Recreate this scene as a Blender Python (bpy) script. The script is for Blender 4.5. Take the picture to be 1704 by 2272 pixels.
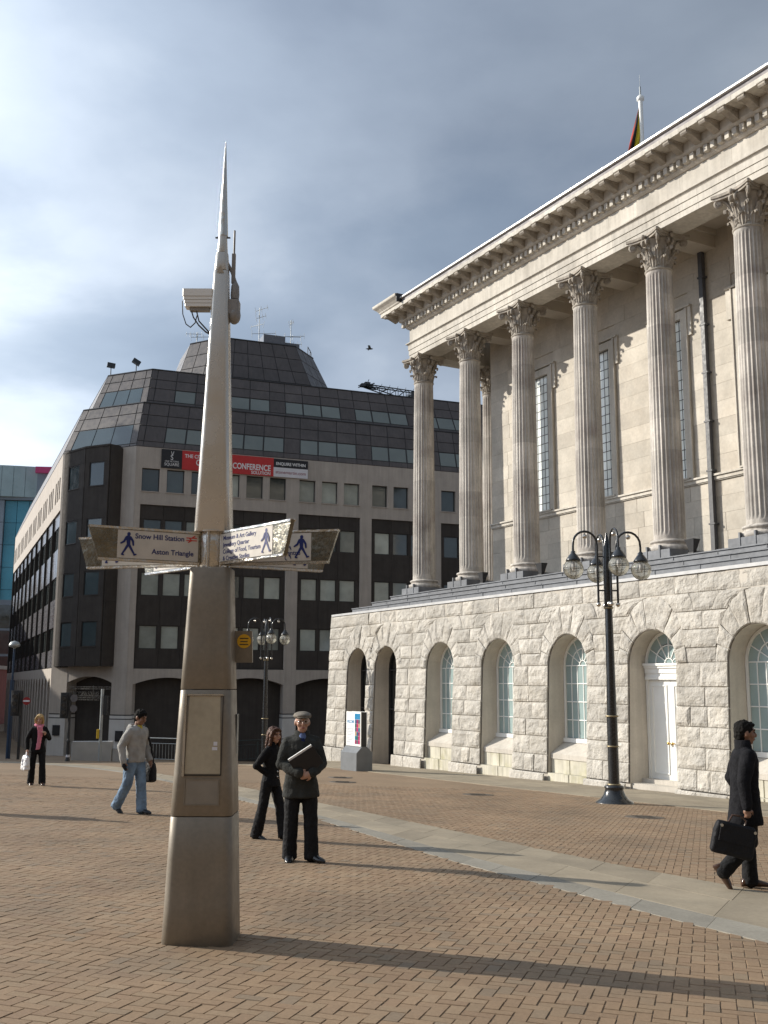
import bpy, bmesh, math, random
from mathutils import Vector, Matrix, noise
R = math.radians
random.seed(7)
scene = bpy.context.scene
for o in list(bpy.data.objects):
    bpy.data.objects.remove(o)
C = scene.collection

# ------------------------------------------------------------------ camera
EYE = 1.692                                  # eye height over the origin; the square rises towards the camera
PITCH, ROLL = R(9.36), R(0.22)
cd = bpy.data.cameras.new('camera')
cam = bpy.data.objects.new('camera', cd); C.objects.link(cam)
fw = Vector((0, math.cos(PITCH), math.sin(PITCH))); up0 = Vector((0, -math.sin(PITCH), math.cos(PITCH))); rt0 = Vector((1, 0, 0))
rt = rt0*math.cos(ROLL) + up0*math.sin(ROLL); up = up0*math.cos(ROLL) - rt0*math.sin(ROLL)
M = Matrix.Identity(4)
for i in range(3):
    M[i][0] = rt[i]; M[i][1] = up[i]; M[i][2] = -fw[i]
M[2][3] = EYE
cam.matrix_world = M
cd.sensor_fit = 'VERTICAL'; cd.sensor_height = 36; cd.lens = 36*2310/2272
cd.clip_end = 3000; cd.clip_start = 0.1
scene.camera = cam

# ------------------------------------------------------------------ sun, sky, exposure
SUN_AZ, SUN_EL = 163.5, 24.5                 # degrees counter-clockwise from +X, elevation
sdir = Vector((math.cos(R(SUN_AZ))*math.cos(R(SUN_EL)), math.sin(R(SUN_AZ))*math.cos(R(SUN_EL)), math.sin(R(SUN_EL))))
sl = bpy.data.lights.new('sun', 'SUN'); sl.energy = 5.0; sl.angle = R(0.55); sl.color = (1, .935, .83)
so = bpy.data.objects.new('sun', sl); C.objects.link(so)
so.rotation_euler = sdir.to_track_quat('Z', 'Y').to_euler(); so.location = (-60, 20, 60)
scene.view_settings.view_transform = 'Standard'; scene.view_settings.look = 'None'
scene.view_settings.gamma = 1; scene.view_settings.exposure = 0.24
scene.view_settings.use_curve_mapping = False

w = bpy.data.worlds.new('World'); scene.world = w; w.use_nodes = True
nt = w.node_tree; N = nt.nodes; L = nt.links
for n in list(N): N.remove(n)
def nn(tree, typ, **kw):
    n = tree.nodes.new(typ)
    for k, v in kw.items():
        if k == 'inp':
            for kk, vv in v.items(): n.inputs[kk].default_value = vv
        else: setattr(n, k, v)
    return n
out = nn(nt, 'ShaderNodeOutputWorld')
sky = nn(nt, 'ShaderNodeTexSky', sky_type='NISHITA', sun_disc=False, sun_elevation=R(SUN_EL), sun_rotation=R(90-SUN_AZ))
sky.air_density = 1.2; sky.dust_density = 1.5
bg1 = nn(nt, 'ShaderNodeBackground', inp={'Strength': .1}); L.new(sky.outputs[0], bg1.inputs[0])
geo = nn(nt, 'ShaderNodeTexCoord')
sep = nn(nt, 'ShaderNodeSeparateXYZ'); L.new(geo.outputs['Generated'], sep.inputs[0])
def mth(tree, op, a, b=None, c=None, clamp=False):
    n = tree.nodes.new('ShaderNodeMath'); n.operation = op; n.use_clamp = clamp
    for i, v in enumerate((a, b, c)):
        if v is None: continue
        if hasattr(v, 'default_value') or hasattr(v, 'is_linked'): tree.links.new(v, n.inputs[i])
        else: n.inputs[i].default_value = v
    return n.outputs[0]
zz = mth(nt, 'ADD', mth(nt, 'MAXIMUM', sep.outputs[2], 0.0), .22)
cx = mth(nt, 'DIVIDE', sep.outputs[0], zz); cy = mth(nt, 'DIVIDE', sep.outputs[1], zz)
cmb = nn(nt, 'ShaderNodeCombineXYZ', inp={2: 3.3}); L.new(cx, cmb.inputs[0]); L.new(cy, cmb.inputs[1])
n1 = nn(nt, 'ShaderNodeTexNoise', inp={'Scale': .62, 'Detail': 5, 'Roughness': .48, 'Distortion': .15}); L.new(cmb.outputs[0], n1.inputs['Vector'])
n2 = nn(nt, 'ShaderNodeTexNoise', inp={'Scale': 1.5, 'Detail': 7, 'Roughness': .52, 'Distortion': .15}); L.new(cmb.outputs[0], n2.inputs['Vector'])
# cloud brightness: thick grey overcast, brighter towards the sun and where thin
dt = nn(nt, 'ShaderNodeVectorMath', operation='DOT_PRODUCT', inp={1: tuple(sdir)}); L.new(geo.outputs['Generated'], dt.inputs[0])
glow = mth(nt, 'POWER', mth(nt, 'MULTIPLY_ADD', dt.outputs['Value'], .5, .5, True), 4.2)
hor = mth(nt, 'POWER', mth(nt, 'SUBTRACT', 1.0, mth(nt, 'MAXIMUM', sep.outputs[2], 0.0), clamp=True), 4.2)
thick = mth(nt, 'MULTIPLY_ADD', n1.outputs[0], .60, mth(nt, 'MULTIPLY', n2.outputs[0], .40))
rp = nn(nt, 'ShaderNodeValToRGB'); L.new(thick, rp.inputs[0])
e = rp.color_ramp.elements
e[0].position = .36; e[0].color = (.155, .197, .275, 1)
e[1].position = .66; e[1].color = (.62, .68, .75, 1)
k = rp.color_ramp.elements.new(.5); k.color = (.31, .37, .46, 1)
gm = mth(nt, 'ADD', .53, mth(nt, 'ADD', mth(nt, 'MULTIPLY', glow, 2.2), mth(nt, 'MULTIPLY', hor, .8)))
vm = nn(nt, 'ShaderNodeVectorMath', operation='SCALE'); L.new(rp.outputs[0], vm.inputs[0]); L.new(gm, vm.inputs['Scale'])
bg2 = nn(nt, 'ShaderNodeBackground', inp={'Strength': 1.0}); L.new(vm.outputs[0], bg2.inputs[0])
cov = nn(nt, 'ShaderNodeMapRange', inp={1: .36, 2: .50, 3: .72, 4: 1.0}); L.new(n2.outputs[0], cov.inputs[0])
mx = nn(nt, 'ShaderNodeMixShader'); L.new(cov.outputs[0], mx.inputs[0]); L.new(bg1.outputs[0], mx.inputs[1]); L.new(bg2.outputs[0], mx.inputs[2])
L.new(mx.outputs[0], out.inputs[0])

# ------------------------------------------------------------------ helpers
def tag(o, label=None, cat=None, group=None, kind=None):
    if label: o['label'] = label
    if cat: o['category'] = cat
    if group: o['group'] = group
    if kind: o['kind'] = kind
    return o
def ob(name, data, parent=None, loc=(0,0,0), rot=(0,0,0), mat=None):
    o = bpy.data.objects.new(name, data); C.objects.link(o)
    o.location = loc; o.rotation_euler = rot
    if parent is not None: o.parent = parent
    return o
def thing(name, label, cat, loc=(0,0,0), rotz=0, group=None):
    return tag(ob(name, None, loc=loc, rot=(0,0,rotz)), label, cat, group)
def copy_tree(o, parent=None):
    c = o.copy(); C.objects.link(c); c.parent = parent
    for ch in list(o.children): copy_tree(ch, c)
    return c
class MB:
    """collects faces, then links them as one mesh object"""
    def __init__(s): s.v = []; s.f = []; s.sm = []
    def add(s, vs, fs, smooth=False):
        b = len(s.v); s.v += [tuple(p) for p in vs]
        for f in fs: s.f.append(tuple(b+i for i in f)); s.sm.append(smooth)
        return s
    def box(s, x0, x1, y0, y1, z0, z1):
        vs = [(x0,y0,z0),(x1,y0,z0),(x1,y1,z0),(x0,y1,z0),(x0,y0,z1),(x1,y0,z1),(x1,y1,z1),(x0,y1,z1)]
        return s.add(vs, [(0,3,2,1),(4,5,6,7),(0,1,5,4),(1,2,6,5),(2,3,7,6),(3,0,4,7)])
    def bbox(s, x0, x1, y0, y1, z0, z1, b=.01):
        """box with chamfered edges on the vertical and front sides"""
        pr = [(x0+b,y0),(x1-b,y0),(x1,y0+b),(x1,y1),(x0,y1),(x0,y0+b)]
        a = [(x,y,z0) for x,y in pr]; c = [(x,y,z1) for x,y in pr]
        n = len(pr)
        return s.add(a+c, [tuple(range(n-1,-1,-1)), tuple(range(n,2*n))]+[(i,(i+1)%n,n+(i+1)%n,n+i) for i in range(n)])
    def prism(s, poly, z0, z1, smooth=False):
        n = len(poly)
        vs = [(x,y,z0) for x,y in poly]+[(x,y,z1) for x,y in poly]
        return s.add(vs, [tuple(range(n-1,-1,-1)), tuple(range(n,2*n))]).add(vs, [(i,(i+1)%n,n+(i+1)%n,n+i) for i in range(n)], smooth)
    def prism_xz(s, poly, y0, y1):
        """polygon in x,z (counter-clockwise seen from -y), front at y0, back at y1"""
        n = len(poly)
        vs = [(x,y0,z) for x,z in poly]+[(x,y1,z) for x,z in poly]
        return s.add(vs, [tuple(range(n)), tuple(range(2*n-1,n-1,-1))]+[((i+1)%n,i,n+i,n+(i+1)%n) for i in range(n)])
    def lathe(s, prof, n=24, smooth=True, c=(0,0)):
        vs = []; fs = []
        for r, z in prof:
            for i in range(n):
                a = 2*math.pi*i/n; vs.append((c[0]+r*math.cos(a), c[1]+r*math.sin(a), z))
        for j in range(len(prof)-1):
            for i in range(n):
                fs.append((j*n+i, j*n+(i+1)%n, (j+1)*n+(i+1)%n, (j+1)*n+i))
        s.add(vs, fs, smooth)
        m = len(prof)-1
        return s.add(vs, [tuple(range(n-1,-1,-1)), tuple(m*n+i for i in range(n))])
    def tube(s, pts, rad, n=8, smooth=True, flat=1.0):
        pts = [Vector(p) for p in pts]
        if not isinstance(rad, (list, tuple)): rad = [rad]*len(pts)
        t0 = (pts[1]-pts[0]).normalized(); ref = Vector((0,0,1)) if abs(t0.z) < .9 else Vector((1,0,0))
        u = t0.cross(ref).normalized(); vs = []; fs = []
        for i, p in enumerate(pts):
            t = (pts[min(i+1,len(pts)-1)]-pts[max(i-1,0)]).normalized()
            u = (u - t*u.dot(t)).normalized(); v = t.cross(u)
            for j in range(n):
                a = 2*math.pi*j/n; vs.append(p + (u*math.cos(a) + v*math.sin(a)*flat)*rad[i])
        for i in range(len(pts)-1):
            for j in range(n):
                fs.append((i*n+j, i*n+(j+1)%n, (i+1)*n+(j+1)%n, (i+1)*n+j))
        s.add(vs, fs, smooth); m = len(pts)-1
        return s.add(vs, [tuple(range(n-1,-1,-1)), tuple(m*n+j for j in range(n))])
    def sphere(s, c, r, n=16, m=10, sc=(1,1,1)):
        prof = [(max(1e-4, math.sin(math.pi*i/m)), -math.cos(math.pi*i/m)) for i in range(m+1)]
        vs = []; fs = []
        for pr, pz in prof:
            for i in range(n):
                a = 2*math.pi*i/n; vs.append((c[0]+r*sc[0]*pr*math.cos(a), c[1]+r*sc[1]*pr*math.sin(a), c[2]+r*sc[2]*pz))
        for j in range(m):
            for i in range(n):
                fs.append((j*n+i, j*n+(i+1)%n, (j+1)*n+(i+1)%n, (j+1)*n+i))
        return s.add(vs, fs, True)
    def loft(s, rings, smooth=True, cap=True):
        """rings: lists of points, all of one length"""
        n = len(rings[0]); vs = [p for r in rings for p in r]
        s.add(vs, [(i*n+j, i*n+(j+1)%n, (i+1)*n+(j+1)%n, (i+1)*n+j) for i in range(len(rings)-1) for j in range(n)], smooth)
        if cap: s.add(vs, [tuple(range(n-1,-1,-1)), tuple((len(rings)-1)*n+j for j in range(n))])
        return s
    def xf(s, m):
        s.v = [tuple(m @ Vector(p)) for p in s.v]; return s
    def mesh(s, name, mat=None):
        me = bpy.data.meshes.new(name); me.from_pydata(s.v, [], s.f)
        for p, q in zip(me.polygons, s.sm): p.use_smooth = q
        if mat: me.materials.append(mat)
        me.update(); return me
    def build(s, name, mat=None, parent=None, loc=(0,0,0), rot=(0,0,0)):
        return ob(name, s.mesh(name, mat), parent, loc, rot)

# ------------------------------------------------------------------ materials (all procedural)
def nmat(name, col, rough=.7, metal=0, spec=.4, var=.12, vs=2.0, bump=0, bs=30, bd=.01, orand=0, isl=0, col2=None, c2s=1.0, c2p=(.45,.7),
         pits=0, ps=25, streak=0, drum=0, aniso=None, island_col=None, coat=0, fine=0, mask_z=None):
    m = bpy.data.materials.new(name); m.use_nodes = True; t = m.node_tree
    b = t.nodes['Principled BSDF']
    b.inputs['Roughness'].default_value = rough; b.inputs['Metallic'].default_value = metal
    b.inputs['Specular IOR Level'].default_value = spec
    if coat: b.inputs['Coat Weight'].default_value = coat
    g = nn(t, 'ShaderNodeNewGeometry'); pos = g.outputs['Position']
    rgb = nn(t, 'ShaderNodeRGB'); rgb.outputs[0].default_value = (*col, 1); cur = rgb.outputs[0]
    def mixc(fac, a, bb, mode='MIX'):
        n = nn(t, 'ShaderNodeMix', data_type='RGBA', blend_type=mode)
        for s_, v in ((0, fac), (6, a), (7, bb)):
            if hasattr(v, 'is_linked'): t.links.new(v, n.inputs[s_])
            else: n.inputs[s_].default_value = v
        return n.outputs[2]
    def noise_(scale, detail=5, vec=None, rough_=.55):
        n = nn(t, 'ShaderNodeTexNoise', inp={'Scale': scale, 'Detail': detail, 'Roughness': rough_}); t.links.new(vec or pos, n.inputs['Vector']); return n.outputs[0]
    def rng(v, a, bb, c, d):
        n = nn(t, 'ShaderNodeMapRange', inp={1: a, 2: bb, 3: c, 4: d}); t.links.new(v, n.inputs[0]); return n.outputs[0]
    if island_col:
        rp_ = nn(t, 'ShaderNodeValToRGB'); rp_.color_ramp.interpolation = 'CONSTANT'
        el = rp_.color_ramp.elements
        while len(el) < len(island_col): el.new(.5)
        for i, (p_, c_) in enumerate(island_col): el[i].position = p_; el[i].color = (*c_, 1)
        if isl:
            t.links.new(g.outputs['Random Per Island'], rp_.inputs[0])
        else:
            oi_ = nn(t, 'ShaderNodeObjectInfo'); t.links.new(oi_.outputs['Random'], rp_.inputs[0])
        cur = rp_.outputs[0]
    if col2: cur = mixc(rng(noise_(c2s), c2p[0], c2p[1], 0, 1), cur, (*col2, 1))
    def mul(v):
        nonlocal cur
        n = nn(t, 'ShaderNodeVectorMath', operation='SCALE'); t.links.new(cur, n.inputs[0]); t.links.new(v, n.inputs['Scale']); cur = n.outputs[0]
    if var: mul(rng(noise_(vs, 6), .3, .7, 1-var, 1+var))
    if fine: mul(rng(noise_(bs*.7, 3), .3, .7, 1-fine, 1+fine))
    if orand:
        oi = nn(t, 'ShaderNodeObjectInfo'); mul(rng(oi.outputs['Random'], 0, 1, 1-orand, 1+orand))
    if isl and not island_col: mul(rng(g.outputs['Random Per Island'], 0, 1, 1-isl, 1+isl))
    if streak:
        mp = nn(t, 'ShaderNodeMapping', inp={'Scale': (6, 6, .35)}); t.links.new(pos, mp.inputs[0])
        mul(rng(noise_(1.0, 6, mp.outputs[0]), .32, .68, 1-streak, 1+streak*.5))
    if drum:
        sp = nn(t, 'ShaderNodeSeparateXYZ'); t.links.new(pos, sp.inputs[0])
        oi = nn(t, 'ShaderNodeObjectInfo')
        zc = mth(t, 'FLOOR', mth(t, 'MULTIPLY_ADD', sp.outputs[2], .9, mth(t, 'MULTIPLY', oi.outputs['Random'], 7.0)))
        wn = nn(t, 'ShaderNodeTexWhiteNoise', noise_dimensions='2D'); cb = nn(t, 'ShaderNodeCombineXYZ')
        t.links.new(zc, cb.inputs[0]); t.links.new(oi.outputs['Random'], cb.inputs[1]); t.links.new(cb.outputs[0], wn.inputs['Vector'])
        mul(rng(wn.outputs['Value'], 0, 1, 1-drum, 1+drum))
    t.links.new(cur, b.inputs['Base Color'])
    hgt = None
    if bump: hgt = mth(t, 'MULTIPLY', noise_(bs, 8, rough_=.62), bump)
    if pits:
        vo = nn(t, 'ShaderNodeTexVoronoi', inp={'Scale': ps}); t.links.new(pos, vo.inputs['Vector'])
        pv = mth(t, 'MULTIPLY', rng(vo.outputs['Distance'], 0, .45, 0, 1), pits)
        hgt = pv if hgt is None else mth(t, 'ADD', hgt, pv)
    if hgt is not None:
        bp = nn(t, 'ShaderNodeBump', inp={'Strength': 1.0, 'Distance': bd}); t.links.new(hgt, bp.inputs['Height']); t.links.new(bp.outputs[0], b.inputs['Normal'])
    if rough and var: t.links.new(rng(noise_(vs*3, 4), .3, .7, max(0, rough-.1), min(1, rough+.1)), b.inputs['Roughness'])
    return m
def glass(name, col, alpha=.25, rough=.03, haze=0):
    """clear glass as a thin glossy see-through sheet"""
    m = bpy.data.materials.new(name); m.use_nodes = True; t = m.node_tree
    for n in list(t.nodes): t.nodes.remove(n)
    o = nn(t, 'ShaderNodeOutputMaterial'); g = nn(t, 'ShaderNodeBsdfGlossy', inp={'Roughness': rough}); tr = nn(t, 'ShaderNodeBsdfTransparent', inp={0: (*col, 1)})
    fr = nn(t, 'ShaderNodeFresnel', inp={'IOR': 1.5}); mxx = nn(t, 'ShaderNodeMixShader')
    f = mth(t, 'ADD', mth(t, 'MULTIPLY', fr.outputs[0], .9), alpha*.2)
    t.links.new(f, mxx.inputs[0]); t.links.new(tr.outputs[0], mxx.inputs[1]); t.links.new(g.outputs[0], mxx.inputs[2]); df = nn(t, 'ShaderNodeBsdfTranslucent', inp={0: (.85,.82,.72,1)}); m2 = nn(t, 'ShaderNodeMixShader', inp={0: haze})
    t.links.new(mxx.outputs[0], m2.inputs[1]); t.links.new(df.outputs[0], m2.inputs[2]); t.links.new(m2.outputs[0], o.inputs[0])
    return m
MT = {}
MT['podium'] = nmat('podium_limestone', (.465,.438,.392), .9, var=.16, vs=1.2, bump=1.0, bs=10, bd=.055, pits=.12, ps=14, orand=.13, fine=.14, col2=(.40,.365,.31), c2s=.9, c2p=(.5,.8))
MT['podium_grey'] = nmat('podium_grey_limestone', (.40,.375,.335), .9, var=.12, vs=1.2, bump=1.0, bs=10, bd=.05, orand=.12, fine=.14)
MT['smooth'] = nmat('dressed_limestone', (.52,.48,.42), .85, var=.12, vs=.9, bump=.3, bs=25, bd=.01, streak=.10, fine=.05)
MT['apron'] = nmat('stained_apron_stone', (.55,.52,.43), .9, var=.1, vs=1.5, bump=.3, bs=25, bd=.01, streak=.22, col2=(.33,.31,.17), c2s=1.1, c2p=(.52,.75))
MT['ashlar'] = nmat('ashlar_limestone', (.51,.47,.405), .85, var=.14, vs=1.0, bump=.35, bs=14, bd=.012, orand=.11, fine=.07, col2=(.50,.45,.38), c2s=.7)
MT['column'] = nmat('column_stone', (.49,.455,.41), .85, var=.16, vs=1.2, bump=.5, bs=14, bd=.02, streak=.34, drum=.14, col2=(.36,.32,.29), c2s=.8, c2p=(.5,.72), fine=.08)
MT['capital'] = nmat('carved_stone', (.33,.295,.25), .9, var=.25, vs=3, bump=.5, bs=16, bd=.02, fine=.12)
MT['entab'] = nmat('entablature_stone', (.54,.505,.445), .85, var=.15, vs=.7, bump=.25, bs=14, bd=.01, orand=.10, streak=.16, fine=.06, col2=(.42,.38,.32), c2s=.6, c2p=(.52,.85))
MT['soffit'] = nmat('soffit_stone', (.48,.43,.36), .85, var=.12, vs=1, bump=.2, bs=14)
MT['lead'] = nmat('lead_sheet', (.135,.143,.158), .55, spec=.4, var=.2, vs=3, bump=.3, bs=8, bd=.015, orand=.12)
MT['leadedge'] = nmat('lead_flashing', (.48,.48,.48), .5, var=.12, vs=3, bump=.2, bs=8)
MT['gutter_shade'] = nmat('painted_gutter_shade', (.20,.185,.19), .6, var=.15, vs=1)  # band coloured dark in place of the shadow under the roof edge
MT['pipe'] = nmat('dark_downpipe', (.07,.072,.08), .5, var=.15, vs=3)
MT['roofwhite'] = nmat('pale_roof_lead', (.66,.66,.66), .35, spec=.6, var=.08, vs=2)
MT['white'] = nmat('white_paint', (.80,.80,.77), .45, var=.03, vs=2)
MT['pane'] = nmat('frosted_pane', (.30,.385,.38), .12, spec=.8, var=.16, vs=.7, orand=.12)
MT['paneup'] = nmat('sky_pale_leaded_pane', (.80,.85,.83), .10, spec=.8, var=.12, vs=.5, orand=.14)  # pale base colour stands in for bright sky reflected in the glass
MT['darkglass'] = nmat('dark_glass', (.02,.022,.022), .06, spec=.6, var=.1)
MT['brass'] = nmat('brass', (.55,.36,.12), .3, metal=1, var=.1)
MT['iron'] = nmat('black_gloss_paint', (.018,.02,.022), .25, spec=.5, var=.1, vs=5, coat=.3)
MT['ironmat'] = nmat('black_iron', (.03,.03,.032), .5, var=.15, vs=5)
# ================================================================== GROUND
def g(x, y):
    x = max(-45, min(45, x)); yy = max(-40, min(80, y))
    z = -.0262*x - .0380*yy
    if yy > 37:
        b = max(0, min(1, (-1-x)/6)); b = b*b*(3-2*b)
        z -= .028*(yy-37)*b
    return z
PAV_A = R(-17.0); PU = Vector((math.cos(PAV_A), math.sin(PAV_A))); PV = Vector((-math.sin(PAV_A), math.cos(PAV_A)))
CLAY = [(0, (0.256, 0.175, 0.108)), (0.18, (0.245, 0.167, 0.104)), (0.36, (0.268, 0.184, 0.114)), (0.52, (0.251, 0.177, 0.111)), (0.68, (0.239, 0.161, 0.101)), (0.8, (0.27, 0.191, 0.121)), (0.9, (0.237, 0.174, 0.114)), (0.97, (0.217, 0.162, 0.11))]
MT['paver'] = nmat('clay_paver_field', (.3,.2,.14), .78, spec=.3, var=.16, vs=.55, bump=.5, bs=60, bd=.003, isl=1, island_col=CLAY, fine=.10, col2=(.19,.145,.10), c2s=.7, c2p=(.5,.85))
MT['paver1'] = nmat('clay_paver', (.3,.2,.14), .78, spec=.3, var=.16, vs=.55, bump=.5, bs=60, bd=.003, island_col=CLAY, fine=.10, col2=(.19,.145,.10), c2s=.7, c2p=(.5,.85))
MT['flag'] = nmat('york_flagstone', (.275,.23,.165), .82, var=.14, vs=1.6, bump=.4, bs=30, bd=.004, orand=.13, fine=.07, col2=(.24,.205,.15), c2s=.5)
MT['granite'] = nmat('grey_granite_flag', (.245,.225,.185), .75, var=.12, vs=2, bump=.4, bs=40, bd=.004, orand=.12, fine=.12)
def ground_mat():
    m = bpy.data.materials.new('brick_paving'); m.use_nodes = True; t = m.node_tree; b = t.nodes['Principled BSDF']
    b.inputs['Roughness'].default_value = .82; b.inputs['Specular IOR Level'].default_value = .25
    ge = nn(t, 'ShaderNodeNewGeometry')
    mp = nn(t, 'ShaderNodeMapping', inp={'Rotation': (0, 0, -PAV_A)}); t.links.new(ge.outputs['Position'], mp.inputs[0])
    br = nn(t, 'ShaderNodeTexBrick', inp={'Color1': (.240,.171,.110,1), 'Color2': (.252,.182,.118,1), 'Mortar': (.18,.132,.09,1), 'Scale': 1.0, 'Mortar Size': .006, 'Brick Width': .2, 'Row Height': .1, 'Bias': -.1})
    t.links.new(mp.outputs[0], br.inputs['Vector'])
    n1 = nn(t, 'ShaderNodeTexNoise', inp={'Scale': .45, 'Detail': 7, 'Roughness': .6}); t.links.new(ge.outputs['Position'], n1.inputs['Vector'])
    mr = nn(t, 'ShaderNodeMapRange', inp={1: .3, 2: .7, 3: .84, 4: 1.14}); t.links.new(n1.outputs[0], mr.inputs[0])
    sc = nn(t, 'ShaderNodeVectorMath', operation='SCALE'); t.links.new(br.outputs[0], sc.inputs[0]); t.links.new(mr.outputs[0], sc.inputs['Scale'])
    t.links.new(sc.outputs[0], b.inputs['Base Color'])
    bp = nn(t, 'ShaderNodeBump', inp={'Strength': .5, 'Distance': .006}); t.links.new(br.outputs['Fac'], bp.inputs['Height']); bp.invert = True
    t.links.new(bp.outputs[0], b.inputs['Normal']); return m
xs = [-400,-200,-120,-80,-60,-45,-40,-35,-30,-26,-22,-18]+[-14+i for i in range(27)]+[14,18,24,30,38,45,80,160,300,400]
ys = [-60,-40,-20,-10,0,5,10,15,20,25,30,34]+[37+1.5*i for i in range(29)]+[84,95,110,140,200,300,500,900]
gb = MB(); nx = len(xs)
gb.add([(x, y, g(x, y)-.0065) for y in ys for x in xs], [(j*nx+i, j*nx+i+1, (j+1)*nx+i+1, (j+1)*nx+i) for j in range(len(ys)-1) for i in range(nx-1)], True)
ground = tag(gb.build('ground', ground_mat()), kind='structure')

BU = [(-14.31,39.89),(-12.56,39.69),(-9.94,38.08),(-7.0,33.07),(-3.95,28.4),(-1.42,23.25),(1.15,17.98),(2.76,14.58),(3.94,12.53),(4.83,11.13),(5.9,9.2)]
BL = [(-13.52,37.5),(-11.83,37.0),(-8.62,34.2),(-5.76,28.9),(-3.16,23.3),(-1.18,19.37),(.89,13.84),(1.85,12.0),(2.67,10.16),(3.63,8.42),(4.5,6.6)]
BU = [(-26,39.5),(-19,40.0)]+BU; BL = [(-26,36.9),(-19,37.5)]+BL
def poly_in(p, poly):
    r = False; j = len(poly)-1
    for i in range(len(poly)):
        a, b = poly[i], poly[j]
        if (a[1] > p[1]) != (b[1] > p[1]) and p[0] < (b[0]-a[0])*(p[1]-a[1])/(b[1]-a[1])+a[0]: r = not r
        j = i
    return r
band_poly = BU+BL[::-1]
# clay block pavers laid herringbone: real blocks as far as they can be told apart
W_ = .1; J_ = .0026
tilt = Vector((.0262, .0380, 1)).normalized()
cells = []
for i in range(-300, 360):
    for j in range(-10, 420):
        kk = (i-j) % 4
        if kk == 0: u, v, du, dv = i+1, j+.5, 1, .5
        elif kk == 3: u, v, du, dv = i+.5, j+1, .5, 1
        else: continue
        p = PU*(u*W_) + PV*(v*W_)
        if p.y < 5.7 or p.y > 30 or abs(p.x) > .42*p.y+1.6: continue
        if poly_in(p, band_poly): continue
        if -1.70 < p.x < -1.14 and 8.35 < p.y < 8.87: continue
        cells.append((p, du*W_-J_, dv*W_-J_))
cells.sort(key=lambda c: c[0].y)
def paver_pts(du, dv, b=.003, h=.008):
    return [(-du,-dv,-h),(du,-dv,-h),(du,dv,-h),(-du,dv,-h),(-du+b,-dv+b,0),(du-b,-dv+b,0),(du-b,dv-b,0),(-du+b,dv-b,0)]
PF = [(4,5,6,7),(0,1,5,4),(1,2,6,5),(2,3,7,6),(3,0,4,7)]
pm = {}
for key, (du, dv) in {'h': (W_-J_, W_/2-J_), 'v': (W_/2-J_, W_-J_)}.items():
    pm[key] = MB().add(paver_pts(du, dv), PF).mesh('paver', MT['paver1'])
base_rot = Matrix((Vector((PU.x, PU.y, -.0262*PU.x-.038*PU.y)), Vector((PV.x, PV.y, -.0262*PV.x-.038*PV.y)), tilt)).transposed()
field = MB(); nind = 0
for p, du, dv in cells:
    zz_ = g(p.x, p.y) + random.uniform(-.0025, .0018)
    rx, ry = random.gauss(0, .008), random.gauss(0, .008)
    if random.random() < .008: zz_ -= random.uniform(.003, .006); rx *= 4; ry *= 4          # sunken blocks
    rm = base_rot @ Matrix.Rotation(rx, 3, 'X') @ Matrix.Rotation(ry, 3, 'Y') @ Matrix.Rotation(random.gauss(0, .006), 3, 'Z')
    if nind < 300 and abs(p.x) < .372*p.y:
        o = ob('paver', pm['h' if du > dv else 'v'], ground); o.matrix_local = Matrix.Translation((p.x, p.y, zz_)) @ rm.to_4x4(); nind += 1
    else:
        field.add([rm @ Vector(q) + Vector((p.x, p.y, zz_)) for q in paver_pts(du, dv)], PF)
tag(field.build('paver_field', MT['paver'], ground), kind='stuff')
# curving bands of flagstones
def interp(pl, s):
    ll = [0]
    for a, b in zip(pl, pl[1:]): ll.append(ll[-1]+math.dist(a, b))
    s = s*ll[-1]
    for i in range(len(pl)-1):
        if s <= ll[i+1] or i == len(pl)-2:
            f = (s-ll[i])/(ll[i+1]-ll[i]); return (pl[i][0]+(pl[i+1][0]-pl[i][0])*f, pl[i][1]+(pl[i+1][1]-pl[i][1])*f)
def smooth_pl(pl, n=3):
    for _ in range(n):
        q = [pl[0]]
        for a, b in zip(pl, pl[1:]): q += [(a[0]*.75+b[0]*.25, a[1]*.75+b[1]*.25), (a[0]*.25+b[0]*.75, a[1]*.25+b[1]*.75)]
        pl = q+[pl[-1]]
    return pl
SU, SL = smooth_pl(BU, 2), smooth_pl(BL, 2)
band = tag(ob('stone_path', None), kind='structure')
def flag_piece(q4, mat, parent, lift=.001, gap=.003):
    c = Vector((sum(p[0] for p in q4)/4, sum(p[1] for p in q4)/4))
    top = []; bot = []
    dz = random.uniform(-.0015, .002)
    for p in q4:
        d = (c-Vector(p)); d = d.normalized()*min(gap*1.4, d.length*.3)
        a = Vector(p)+d; top.append((a.x, a.y, g(a.x, a.y)+lift+dz)); bot.append((p[0], p[1], g(*p)-.01))
    MB().add(bot+top, [(4,5,6,7)]+[(i,(i+1)%4,4+(i+1)%4,4+i) for i in range(4)]).build('flagstone', mat, parent)
rows = [(0, .23, 52, 'granite'), (.23, .63, 40, 'flag'), (.63, 1.0, 46, 'flag')]
for r0, r1, n, mt in rows:
    cuts = [0.0]
    while cuts[-1] < 1: cuts.append(cuts[-1] + random.uniform(.65, 1.35)/n)
    cuts[-1] = 1.0
    for a, b in zip(cuts, cuts[1:]):
        pts = []
        for s, r in ((a, r0), (b, r0), (b, r1), (a, r1)):
            l, u_ = interp(SL, s), interp(SU, s); pts.append((l[0]+(u_[0]-l[0])*r, l[1]+(u_[1]-l[1])*r))
        flag_piece(pts, MT[mt], band)

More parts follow.
